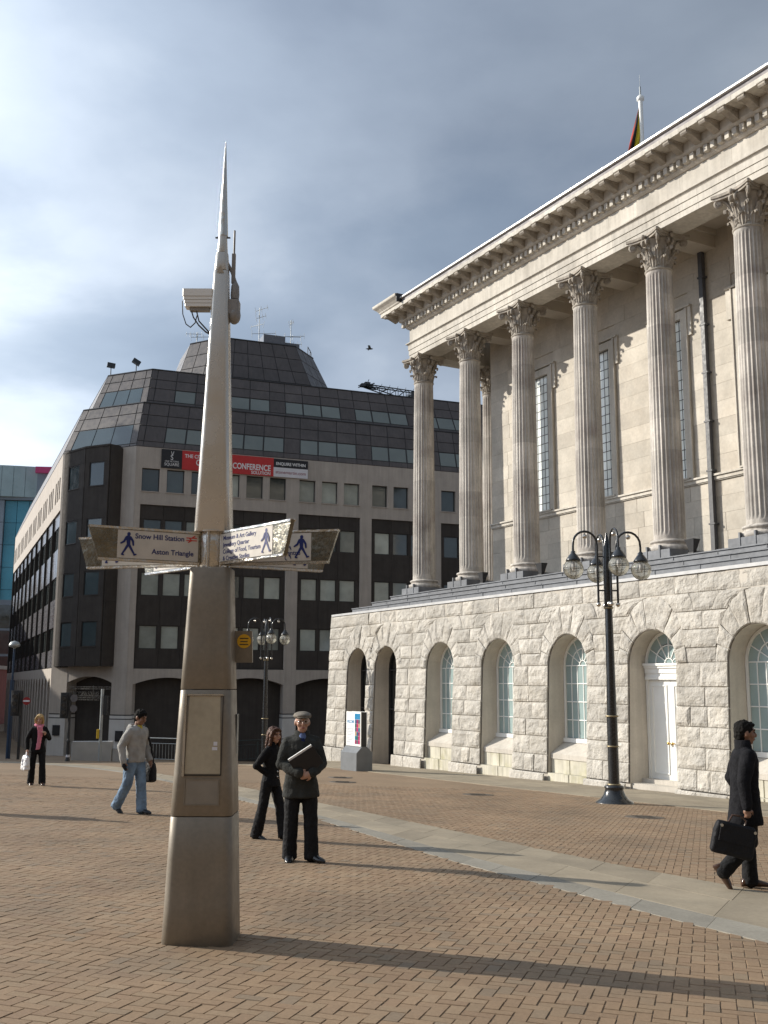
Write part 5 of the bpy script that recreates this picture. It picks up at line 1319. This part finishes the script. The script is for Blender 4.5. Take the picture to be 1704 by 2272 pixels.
# ================================================================== PEOPLE (local +y forward, +x the person's right, figures modelled at 1.75 m)
MT['skin'] = nmat('skin', (.42,.24,.17), .5, var=.06, vs=12); MT['skind'] = nmat('brown_skin', (.24,.13,.085), .5, var=.06, vs=12); MT['lips'] = nmat('lips', (.28,.09,.08), .5, var=.05); MT['eye'] = nmat('dark_eye', (.015,.012,.01), .3, var=0)
def cloth(name, col, rough=.9, var=.15): return nmat(name, col, rough, spec=.2, var=var, vs=6, bump=.8, bs=11, bd=.03, fine=.08)
MT['hairb'] = cloth('black_hair', (.009,.008,.007), .9); MT['hairbr'] = cloth('brown_hair', (.075,.034,.02), .45); MT['hairbl'] = cloth('blonde_hair', (.42,.28,.12), .5); MT['hairg'] = cloth('grey_hair', (.3,.28,.26), .6)
MT['shoeb'] = nmat('black_leather', (.012,.012,.013), .25, spec=.5, var=.05); MT['shoebr'] = nmat('brown_leather', (.06,.03,.018), .25, spec=.5, var=.1)
tex = bpy.data.textures.new('folds', 'CLOUDS'); tex.noise_scale = .16; tex.noise_depth = 2
tex2 = bpy.data.textures.new('small_folds', 'CLOUDS'); tex2.noise_scale = .07; tex2.noise_depth = 2
tex3 = bpy.data.textures.new('locks', 'CLOUDS'); tex3.noise_scale = .03; tex3.noise_depth = 1
def solid(mb, name, mat, parent, vox=.011, sm=5, disp=0, t_=None, cut=None):
    """union of overlapping volumes as one continuous surface"""
    o = mb.build(name, mat)
    m = o.modifiers.new('r', 'REMESH'); m.mode = 'VOXEL'; m.voxel_size = vox; m.use_smooth_shade = True
    m = o.modifiers.new('s', 'SMOOTH'); m.factor = .5; m.iterations = sm
    if disp:
        m = o.modifiers.new('d', 'DISPLACE'); m.texture = t_ or tex; m.strength = disp; m.mid_level = .5; m.texture_coords = 'LOCAL'
    dg = bpy.context.evaluated_depsgraph_get(); me = bpy.data.meshes.new_from_object(o.evaluated_get(dg)); me.name = name
    me.materials.clear(); me.materials.append(mat)
    old = o.data; bpy.data.objects.remove(o); bpy.data.meshes.remove(old)
    return ob(name, me, parent)
def ring(c, rx, ry, n=18, yaw=0, pw=2.0):
    out_ = []
    for i in range(n):
        a = 2*math.pi*i/n; ca, sa = math.cos(a), math.sin(a)
        x = rx*math.copysign(abs(ca)**(2/pw), ca); y = ry*math.copysign(abs(sa)**(2/pw), sa)
        out_.append((c[0]+x*math.cos(yaw)-y*math.sin(yaw), c[1]+x*math.sin(yaw)+y*math.cos(yaw), c[2]))
    return out_
def limb(mb, pts, rad, n=12):
    """tapered limb with rounded ends"""
    mb.tube(pts, rad, n); mb.sphere(pts[0], rad[0], 12, 8); mb.sphere(pts[-1], rad[-1], 12, 8)
    for p, r_ in zip(pts[1:-1], rad[1:-1]): mb.sphere(p, r_*.985, 12, 8)
def V3(*a): return Vector(a)
class Person:
    def __init__(s, label, xy, az, H, legs, arms, lean=.0, head_yaw=0, head_pitch=0, skin='skin', face=True, wid=1.0, fem=False):
        s.root = thing('person', label, 'person', (*xy, 0), R(az-90)); sc = H/1.75; s.fem = fem; s.w = wid
        s.J = J = {}
        ln = lambda z: lean*(z-.92)
        hw = .09; sh = (.175 if fem else .195)*wid
        for k, sg in (('R', 1), ('L', -1)):
            a, b, fp_ = legs[k]; a, b = R(a), R(b); spread = legs.get('spread', .0)
            hip = V3(sg*hw, 0, .92); kd = V3(sg*spread, math.sin(a), -math.cos(a)).normalized(); knee = hip+kd*.435
            sd = V3(sg*spread*.5, math.sin(a-b), -math.cos(a-b)).normalized(); ank = knee+sd*.415
            J['hip'+k], J['knee'+k], J['ank'+k] = hip, knee, ank; J['fp'+k] = R(fp_)
            J['fy'+k] = R(legs.get('yaw'+k, 0))
            J['sho'+k] = V3(sg*sh, ln(1.42), 1.42); e_, w_ = arms[k]; J['elb'+k] = V3(*e_); J['wri'+k] = V3(*w_)
        s.lean = ln; J['neck'] = V3(0, ln(1.48), 1.48); s.hs = 1.10; hp = V3(0, ln(1.62)+.02+.10*math.sin(R(head_pitch)), 1.625); J['head'] = hp
        s.HM = Matrix.Translation(hp) @ Matrix.Rotation(R(head_yaw), 4, 'Z') @ Matrix.Rotation(-R(head_pitch), 4, 'X') @ Matrix.Scale(s.hs, 4)
        lo_ = min(min(s.J['ank'+k].z-.085, (s.J['ank'+k] + s.foot_dir(k)*.20).z-.03) for k in 'RL')
        s.root.location.z = g(*xy) - lo_*sc + .004; s.root.scale = (sc, sc, sc); s.skin = MT[skin]
    def foot_dir(s, k):
        p = s.J['fp'+k]; y = s.J['fy'+k]; return V3(math.sin(y)*math.cos(p), math.cos(y)*math.cos(p), -math.sin(p))
    def body(s):
        J, ln = s.J, s.lean; m = MB()
        m.loft([ring((0, ln(z)+yo, z), rx*s.w, ry) for z, rx, ry, yo in ((.86,.10,.08,0),(.92,.155,.105,0),(1.0,.15,.10,0),(1.10,.13,.09,.005),(1.22,.145,.10,.01),(1.34,.16,.105,.01),(1.43,.15,.085,0),(1.47,.07,.06,0))])
        limb(m, [J['neck']-V3(0,0,.03), J['neck']+V3(0,.008,.05), J['head']-V3(0,.01,.04)], [.062,.054,.054])
        for k in 'RL':
            sh_ = V3(J['sho'+k].x*.85, J['sho'+k].y, 1.385)
            limb(m, [sh_, (sh_+J['elb'+k])/2, J['elb'+k], (J['elb'+k]*.6+J['wri'+k]*.4), J['wri'+k]], [.05,.045,.04,.04,.028])
            limb(m, [J['hip'+k], (J['hip'+k]+J['knee'+k])/2, J['knee'+k], J['knee'+k]*.65+J['ank'+k]*.35, J['ank'+k]], [.085,.074,.055,.055,.034])
            f = s.foot_dir(k); limb(m, [J['ank'+k]-V3(0,0,.02)-f*.03, J['ank'+k]+f*.10-V3(0,0,.06)], [.026,.018])
        # head
        h = MB(); h.sphere((0,-.008,.022), 1, 18, 12, (.077,.094,.098)); h.sphere((0,.028,-.05), 1, 16, 10, (.055,.058,.066)); h.sphere((0,.052,-.088), 1, 10, 8, (.028,.026,.022))
        h.tube([(0,.082,.022),(0,.107,-.018),(0,.098,-.03)], [.010,.016,.011], 8); h.sphere((0,.101,-.022), .0165, 8, 6); h.tube([(-.04,.078,.032),(0,.09,.036),(.04,.078,.032)], .012, 6)
        h.sphere((0,.083,-.058), 1, 8, 6, (.024,.012,.012)); h.sphere((-.042,.062,-.02), .026, 8, 6); h.sphere((.042,.062,-.02), .026, 8, 6)
        for sg in (-1, 1): h.sphere((sg*.079,-.004,-.004), 1, 10, 8, (.012,.022,.034))
        h.xf(s.HM); m.v, m.f, m.sm = m.v+h.v, m.f+[tuple(i+len(m.v) for i in f) for f in h.f], m.sm+h.sm
        for k, sg in (('R', 1), ('L', -1)): s.hand(m, k, sg)
        s.bo = solid(m, 'body', s.skin, s.root, .0085, 3)
        for sg in (-1, 1): MB().sphere((sg*.031,.083,.012), 1, 8, 6, (.013,.006,.007)).xf(s.HM).build('eye', MT['eye'], s.bo)
        MB().sphere((0,.094,-.058), 1, 10, 6, (.024,.005,.006)).xf(s.HM).build('mouth', MT['lips'], s.bo)
        for sg in (-1, 1): MB().tube([(sg*.016,.092,.034),(sg*.032,.089,.040),(sg*.05,.076,.034)], .005, 5).xf(s.HM).build('eyebrow', s.hairm if hasattr(s, 'hairm') else MT['hairb'], s.bo)
    def hand(s, m, k, sg):
        J = s.J; w_ = J['wri'+k]; d = J.get('hdir'+k) or (w_-J['elb'+k]).normalized(); d = V3(*d).normalized()
        nrm = J.get('hnrm'+k) or V3(-sg, 0, 0); nrm = (V3(*nrm)-d*V3(*nrm).dot(d)).normalized(); sd = d.cross(nrm)
        if sd.y < 0 and abs(sd.y) > .2: sd = -sd          # thumb side forward
        curl = J.get('curl'+k, .5)
        limb(m, [w_, w_+d*.045, w_+d*.085], [.026,.034,.034], 8); m.sphere(w_+d*.05+sd*.012, .033, 10, 8); m.sphere(w_+d*.05-sd*.014, .032, 10, 8)
        for i, (o_, l_) in enumerate(((.027,.075),(.009,.083),(-.009,.078),(-.026,.062))):
            p = w_+d*.085+sd*o_; pts = [p]; dd = d.copy()
            for q in range(3):
                an = curl*(.5+.35*q); dd = (d*math.cos(an)+nrm*math.sin(an)); p = p+dd*l_*(.42,.33,.25)[q]; pts.append(p)
            limb(m, pts, [.0105,.0098,.009,.008], 6)
        t0 = w_+d*.025+sd*.028; limb(m, [t0, t0+d*.03+sd*.028+nrm*.01, t0+d*.062+sd*.03+nrm*.022], [.0125,.0115,.009], 6)
    def coat(s, name, mat, hem, rx=.185, ry=.135, hx=.20, hy=.15, slv=(.066,.058,.047), collar=.07, open_=0, sleeve_end=1.0, disp=.018, waist=None):
        J, ln = s.J, s.lean; m = MB(); w_ = s.w; zs = [hem, hem+.02]
        prof = [(hem, hx*.99, hy*.99), (hem+.03, hx, hy), ((hem+1.0)/2, (hx+rx)/2, (hy+ry)/2), (1.05, waist or rx*.97, ry*.96), (1.18, rx*.99, ry), (1.32, rx*1.02, ry*.98), (1.41, rx*.98, ry*.82), (1.455, .12, .085), (1.475, .085, .075)]
        m.loft([ring((0, ln(z)+.004, z), a*w_, b, 20, 0, 2.3) for z, a, b in prof])
        for k in 'RL':
            e_ = J['elb'+k]; w2 = e_+(J['wri'+k]-e_)*sleeve_end
            sh_ = V3(J['sho'+k].x*.88, J['sho'+k].y, 1.385); limb(m, [V3(0, sh_.y, 1.455), V3(sh_.x*.55, sh_.y, 1.43), sh_], [.062, .058, slv[0]*.95], 12)
            limb(m, [sh_, sh_+(e_-sh_)*.5, e_, e_+(w2-e_)*.5, w2], [slv[0]*1.0, slv[0], slv[1], (slv[1]+slv[2])/2*1.04, slv[2]], 12)
        o = solid(m, name, mat, s.root, .011, 4, disp)
        if collar:
            c = MB(); n = 20; z0 = 1.455; A, B = [], []
            for i in range(n+1):
                a = math.pi/2+.35+(2*math.pi-.7)*i/n
                A.append((.092*math.cos(a), .082*math.sin(a)+ln(z0), z0-.015*(math.sin(a) > .3))); B.append((.083*math.cos(a), .075*math.sin(a)+ln(z0)-.008, z0+collar))
            k2 = n+1; C2 = [(p[0]*1.14, p[1]*1.14, p[2]-.005) for p in A]; D2 = [(p[0]*1.13, p[1]*1.13, p[2]) for p in B]
            c.add(A+B+C2+D2, [(i,i+1,k2+i+1,k2+i) for i in range(n)]+[(2*k2+i+1,2*k2+i,3*k2+i,3*k2+i+1) for i in range(n)]+[(k2+i,k2+i+1,3*k2+i+1,3*k2+i) for i in range(n)], True); c.build('collar', mat, o)
        return o
    def trousers(s, mat, r=(.105,.092,.078,.078), disp=.016, top=1.02, name='trousers'):
        J, ln = s.J, s.lean; m = MB(); m.loft([ring((0, 0, z), a*s.w, b) for z, a, b in ((.84,.13,.10),(.90,.17,.118),(.97,.17,.115),(top,.155,.105))])
        for k in 'RL':
            h, kn, an = J['hip'+k], J['knee'+k], J['ank'+k]
            limb(m, [h-V3(0,0,.02), (h+kn)/2, kn, (kn+an)/2, an+(an-kn).normalized()*.012], [r[0], r[1], r[2], r[3]*.97, r[3]], 12)
            m.tube([an, an+(an-kn).normalized()*.055], [r[3], r[3]*1.02], 14)
        return solid(m, name, mat, s.root, .011, 4, disp, tex2)
    def shoes(s, mat, heel=0):
        for k in 'RL':
            a = s.J['ank'+k]; f = s.foot_dir(k); sd = V3(math.cos(s.J['fy'+k]), -math.sin(s.J['fy'+k]), 0); u = sd.cross(f); rings = []
            for t_, w2, h_ in ((-.10,.025,.04),(-.09,.040,.085),(-.03,.048,.125),(.03,.048,.115),(.09,.052,.078),(.15,.054,.060),(.20,.042,.046),(.225,.018,.026)):
                base = a+f*t_-u*(.085)*1.0; rr = []
                for i in range(12):
                    an = 2*math.pi*i/12; x = w2*math.cos(an); z = max(-.0, h_*(.5+.5*math.sin(an)*1.0)); rr.append(base+sd*x+u*z)
                rings.append(rr)
            m = MB().loft(rings)
            if heel: m.tube([a-f*.065-u*.06, a-f*.068-u*(.085+heel)], .009, 6)
            m.build('shoe', mat, s.root)
    def hair(s, mat, mode='short'):
        s.hairm = mat; h = MB()
        if mode == 'short':
            h.sphere((0,-.016,.036), 1, 18, 12, (.087,.098,.097)); h.sphere((0,-.05,-.02), 1, 14, 8, (.072,.062,.07)); h.sphere((0,.055,.085), 1, 12, 8, (.058,.035,.028))
        elif mode == 'long':
            h.sphere((0,-.016,.03), 1, 18, 12, (.092,.104,.104)); h.loft([ring((0,y,z), a, b) for z, a, b, y in ((-.34,.075,.035,-.085),(-.27,.10,.05,-.08),(-.14,.105,.06,-.065),(0,.098,.075,-.045),(.06,.085,.07,-.03))])
            for sg in (-1, 1): limb(h, [(sg*.07,.05,.07),(sg*.088,.035,0),(sg*.092,.02,-.10),(sg*.095,-.02,-.22)], [.022,.026,.028,.02], 8)
            h.sphere((0,.06,.085), 1, 12, 8, (.068,.035,.03))
        elif mode == 'bob':
            h.sphere((0,-.016,.034), 1, 18, 12, (.094,.104,.104)); h.loft([ring((0,y,z), a, b) for z, a, b, y in ((-.12,.080,.06,-.045),(-.06,.098,.078,-.04),(.02,.098,.085,-.03),(.06,.08,.08,-.02))])
            for sg in (-1, 1): limb(h, [(sg*.055,.07,.075),(sg*.086,.045,.02),(sg*.088,.03,-.06)], [.022,.024,.02], 8)
        elif mode == 'rim': h.sphere((0,-.03,-.0), 1, 16, 10, (.084,.078,.06))
        h.xf(s.HM); return solid(h, 'hair', mat, s.root, .007, 1, .022, tex3)

# ---- man in a flat cap holding a folder
MT['coatg'] = cloth('charcoal_wool', (.035,.036,.033)); MT['trb'] = cloth('black_trousers', (.010,.010,.011), .8); MT['tweed'] = nmat('grey_tweed', (.16,.14,.115), .9, var=.25, vs=40, fine=.2); MT['shirt'] = cloth('blue_shirt', (.12,.16,.30)); MT['tie'] = cloth('navy_tie', (.015,.02,.07)); MT['paper'] = nmat('white_paper', (.75,.75,.73), .7, var=.03); MT['folder'] = nmat('black_folder', (.012,.013,.017), .4, var=.05)
p = Person('man in a grey flat cap and dark wool coat clasping a black folder', (-1.03, 13.48), -80, 1.80,
    {'R': (4, 6, 0), 'L': (9, 4, 0), 'spread': .06, 'yawL': -38, 'yawR': 8}, {'R': ((.25,.05,1.13), (.05,.235,1.04)), 'L': ((-.25,.05,1.13), (-.11,.245,1.03))}, .02, 0, 0, wid=.98)
p.J['hdirR'] = (-.9,.1,-.25); p.J['hnrmR'] = (-.2,-1,0); p.J['hdirL'] = (.85,.1,-.3); p.J['hnrmL'] = (.2,-1,0); p.J['curlR'] = .9; p.J['curlL'] = .9
p.hair(MT['hairg'], 'rim'); p.body(); p.coat('coat', MT['coatg'], .73, .195, .155, .235, .170, (.078,.074,.060), .075, disp=.035); p.trousers(MT['trb'], (.11,.10,.088,.09)); p.shoes(MT['shoeb'])
m = MB(); m.sphere((0,-.005,.075), 1, 20, 10, (.104,.118,.048)); m.sphere((0,.055,.072), 1, 16, 8, (.088,.085,.034)); m.xf(p.HM); cap_o = solid(m, 'flat_cap', MT['tweed'], p.root, .009, 3)
MB().sphere((0,.098,.055), 1, 16, 6, (.072,.048,.010)).xf(p.HM).build('peak', MT['tweed'], cap_o)
m = MB()
for sg in (-1, 1): m.tube([(sg*.032+.024*math.cos(i*.524), .100, .010+.018*math.sin(i*.524)) for i in range(13)], .0025, 5); m.tube([(sg*.056,.098,.014),(sg*.082,.0,.012)], .0025, 5)
m.tube([(-.008,.102,.012),(.008,.102,.012)], .0025, 5); m.xf(p.HM).build('spectacles', MT['steel'], p.root)
m = MB().loft([ring((0,.065,1.36), .055,.075), ring((0,.05,1.44), .062,.075), ring((0,.03,1.50), .060,.066)]); so_ = m.build('shirt', MT['shirt'], p.root)
MB().add([(-.018,.138,1.44),(.018,.138,1.44),(.028,.150,1.36),(-.028,.150,1.36)], [(0,1,2,3)]).build('tie', MT['tie'], so_)
fo = thing('folder', 'black folder with white papers held against the chest of the man in the cap', 'folder', p.root.location, R(-80-90)); fo.scale = p.root.scale
Mf = Matrix.Translation((-.03, .245, 1.17)) @ Matrix.Rotation(R(-14), 4, 'X') @ Matrix.Rotation(R(34), 4, 'Y')
MB().box(-.17, .17, -.018, -.012, -.13, .12).box(-.17, .17, .012, .018, -.13, .12).xf(Mf).build('cover', MT['folder'], fo); MB().box(-.16, .165, -.011, .011, -.12, .145).xf(Mf).build('papers', MT['paper'], fo)

# ---- woman in black walking behind him
MT['blackw'] = cloth('black_wool', (.009,.009,.010))
p = Person('woman with long brown hair in a black jacket walking behind the man in the cap', (-1.66, 15.8), -28, 1.60,
    {'R': (-10, 4, 10), 'L': (17, 6, -4), 'spread': .02}, {'R': ((.25,-.11,1.15), (.08,.04,1.0)), 'L': ((-.25,-.05,1.14), (-.08,.02,1.0))}, .05, -12, 0, fem=True, wid=.92)
p.hair(MT['hairbr'], 'long'); p.body(); p.coat('jacket', MT['blackw'], .82, .170, .125, .185, .14, (.066,.060,.05), .07, waist=.145); p.trousers(MT['trb'], (.10,.09,.082,.095)); p.shoes(MT['shoeb'], .03)
m = MB()
for z in (1.06, 1.14, .98): m.sphere((.03,.155,z), .014, 8, 6)
m.build('buttons', MT['steel'], p.root)

# ---- young man in a grey hooded top with a shoulder bag
MT['hood'] = cloth('grey_marl', (.33,.32,.30)); MT['jean'] = cloth('blue_denim', (.16,.23,.32), .85, .35); MT['tee'] = cloth('yellow_tee', (.45,.36,.06)); MT['bagk'] = cloth('black_nylon', (.012,.012,.014), .6); MT['shoet'] = nmat('dark_trainer', (.02,.022,.026), .5, var=.3, vs=30)
p = Person('young man in a grey hooded top and blue jeans, head bowed', (-4.45, 19.15), -32, 1.80,
    {'R': (-8, 24, 34), 'L': (9, 5, 0), 'spread': .03}, {'R': ((.275,-.07,1.14), (.27,.0,.88)), 'L': ((-.27,-.03,1.14), (-.25,.10,.90))}, .05, 6, 22, 'skind')
p.J['curlR'] = 1.0
p.hair(MT['hairb'], 'short'); p.body(); ho = p.coat('hooded_top', MT['hood'], .86, .19, .135, .19, .14, (.078,.070,.056), 0, disp=.03); p.trousers(MT['jean'], (.112,.102,.092,.092), .022); p.shoes(MT['shoet'])
m = MB(); m.tube([(.12*math.cos(a), -.055+.095*math.sin(a), 1.475-.045*math.cos(a*0)) for a in [R(q) for q in range(-10, 200, 15)]][::-1], .034, 8) if False else m.tube([(.115*math.cos(R(q)), .0-.105*math.sin(R(q)), 1.465+.02*math.sin(R(q))) for q in range(-15, 200, 15)], .036, 8)
m.sphere((0,-.13,1.42), 1, 12, 8, (.10,.05,.075)); solid(m, 'hood', MT['hood'], ho, .011, 4, .012)
MB().sphere((0,.075,1.44), 1, 14, 8, (.055,.055,.075)).build('tee_neck', MT['tee'], p.root)
m = MB(); w_ = p.J['wriR']; limb(m, [w_+V3(0,0,.01), w_+V3(.0,.02,-.06)], [.04,.045], 10); limb(m, [w_+V3(0,.02,-.06), w_+V3(-.01,.05,-.13)], [.044,.026], 10); solid(m, 'glove', MT['bagk'], p.root, .009, 3)
bgz = thing('shoulder_bag', 'black shoulder bag hanging at the side of the young man in grey', 'bag', p.root.location, R(-32-90)); bgz.scale = p.root.scale
m = MB(); m.loft([ring((-.33,-.02,z), a, b, 18, 0, 4) for z, a, b in ((.50,.06,.15),(.53,.085,.19),(.70,.085,.185),(.82,.06,.17),(.84,.03,.15))]); solid(m, 'bag_body', MT['bagk'], bgz, .012, 3, .02)
MB().tube([(-.33,.12,.82),(-.28,.11,1.1),(-.21,.06,1.38),(-.18,0,1.505),(-.20,-.08,1.40),(-.28,-.14,1.1),(-.33,-.14,.82)], .02, 6).build('strap', MT['bagk'], bgz)

# ---- blonde woman with a pink scarf and a carrier bag
MT['pink'] = cloth('pink_scarf', (.62,.22,.30)); MT['bagw'] = nmat('white_plastic', (.78,.77,.78), .35, var=.05, vs=20)
p = Person('blonde woman in a black suit and pink scarf at the left', (-8.42, 26.0), -62, 1.66,
    {'R': (-4, 4, 10), 'L': (14, 8, 6), 'spread': .05}, {'R': ((.27,-.03,1.15), (.27,.05,.90)), 'L': ((-.27,.02,1.15), (-.14,.20,1.27))}, .03, -20, 0, fem=True)
p.hair(MT['hairbl'], 'bob'); p.body(); p.coat('jacket', MT['blackw'], .80, .180, .13, .20, .15, (.070,.062,.05), .06, waist=.16); p.trousers(MT['trb'], (.10,.09,.08,.09)); p.shoes(MT['shoebr'], .05)
m = MB(); m.tube([(.09*math.cos(R(q)), .01+.085*math.sin(R(q)), 1.49-.02*math.sin(R(q))) for q in range(0, 361, 20)], .038, 8); m.loft([ring((x,.165,z), .055, .022) for x, z in ((.03,1.46),(.01,1.36),(0,1.22),(.01,1.05),(.035,.88))]); m.loft([ring((x,.16,z), .045, .02) for x, z in ((-.02,1.46),(-.03,1.34),(-.035,1.2))])
solid(m, 'scarf', MT['pink'], p.root, .011, 3, .02, tex2)
cb_ = thing('carrier_bag', 'white plastic carrier bag in the hand of the blonde woman', 'bag', p.root.location, R(-62-90)); cb_.scale = p.root.scale
m = MB(); m.loft([ring((.30,.08,z), a, b, 18, .2, 3) for z, a, b in ((.36,.05,.13),(.39,.085,.17),(.56,.08,.175),(.70,.055,.15),(.74,.03,.12))]); solid(m, 'bag_body', MT['bagw'], cb_, .012, 2, .035, tex2)
MB().tube([(.29,.0,.74),(.285,.05,.83),(.285,.09,.83),(.30,.15,.74)], .012, 6).build('bag_handle', MT['bagw'], cb_); MB().add([(.388,.05,.50),(.386,.12,.50),(.372,.11,.66),(.374,.06,.66)], [(0,1,2,3)]).build('print', MT['tie'], cb_)

# ---- man in a long dark coat with a briefcase, walking out of the picture at the right
MT['coatn'] = cloth('black_overcoat', (.008,.008,.010))
p = Person('man in a black overcoat walking to the right with a briefcase', (4.13, 12.27), -3, 1.83,
    {'R': (2, 46, 56), 'L': (5, 4, 0), 'spread': .0}, {'R': ((.265,-.07,1.13), (.29,-.06,.87)), 'L': ((-.26,-.06,1.13), (-.25,.08,.88))}, .03, 0, 2, 'skind')
p.J['curlR'] = 1.5; p.J['hdirR'] = (0,.1,-1)
p.hair(MT['hairb'], 'short'); p.body(); p.coat('overcoat', MT['coatn'], .66, .195, .15, .205, .185, (.080,.072,.058), .10, disp=.02); p.trousers(MT['trb'], (.11,.10,.085,.085)); p.shoes(MT['shoebr'])
BSH = Matrix.Translation((.0,-.15,.0))
bc = thing('briefcase', 'soft black briefcase in the hand of the man in the overcoat', 'briefcase', p.root.location, R(-3-90)); bc.scale = p.root.scale
m = MB(); m.loft([ring((.33,-.03+oy,z), a, b, 22, 0, 6) for z, a, b, oy in ((.36,.045,.20,0),(.39,.06,.225,0),(.60,.06,.222,0),(.68,.05,.205,0),(.70,.03,.19,0))]); Mb_ = BSH @ Matrix.Translation((.33,-.03,.74)) @ Matrix.Rotation(R(-13), 4, 'X') @ Matrix.Translation((-.33,.03,-.74)); m.xf(Mb_); solid(m, 'bag_body', MT['bagk'], bc, .010, 2, .012)
MB().tube([Mb_ @ Vector(q) for q in ((.33,.06,.69),(.32,.07,.75),(.31,.0,.785),(.31,-.08,.775),(.33,-.11,.70))], .011, 8).build('handle', MT['shoebr'], bc)
MB().bbox(.386,.398,-.20,.15,.50,.68,.004).xf(Mb_).build('flap', MT['bagk'], bc)
for y in (-.19, .16): MB().tube([Mb_ @ Vector((.35,y,.655)), Mb_ @ Vector((.40,y,.655))], .016, 8).build('clasp', MT['steel'], bc)
# ---- walker just outside the left edge, whose shadow lies across the paving
p = Person('person in dark clothes just outside the left edge, casting a shadow into view', (-8.0, 18.75), -30, 1.75,
    {'R': (-14, 10, 20), 'L': (14, 5, 0), 'spread': .03}, {'R': ((.27,-.05,1.14), (.26,.05,.89)), 'L': ((-.27,.03,1.14), (-.25,.12,.90))}, .03)
p.hair(MT['hairb'], 'short'); p.body(); p.coat('coat', MT['coatg'], .74); p.trousers(MT['trb']); p.shoes(MT['shoeb'])
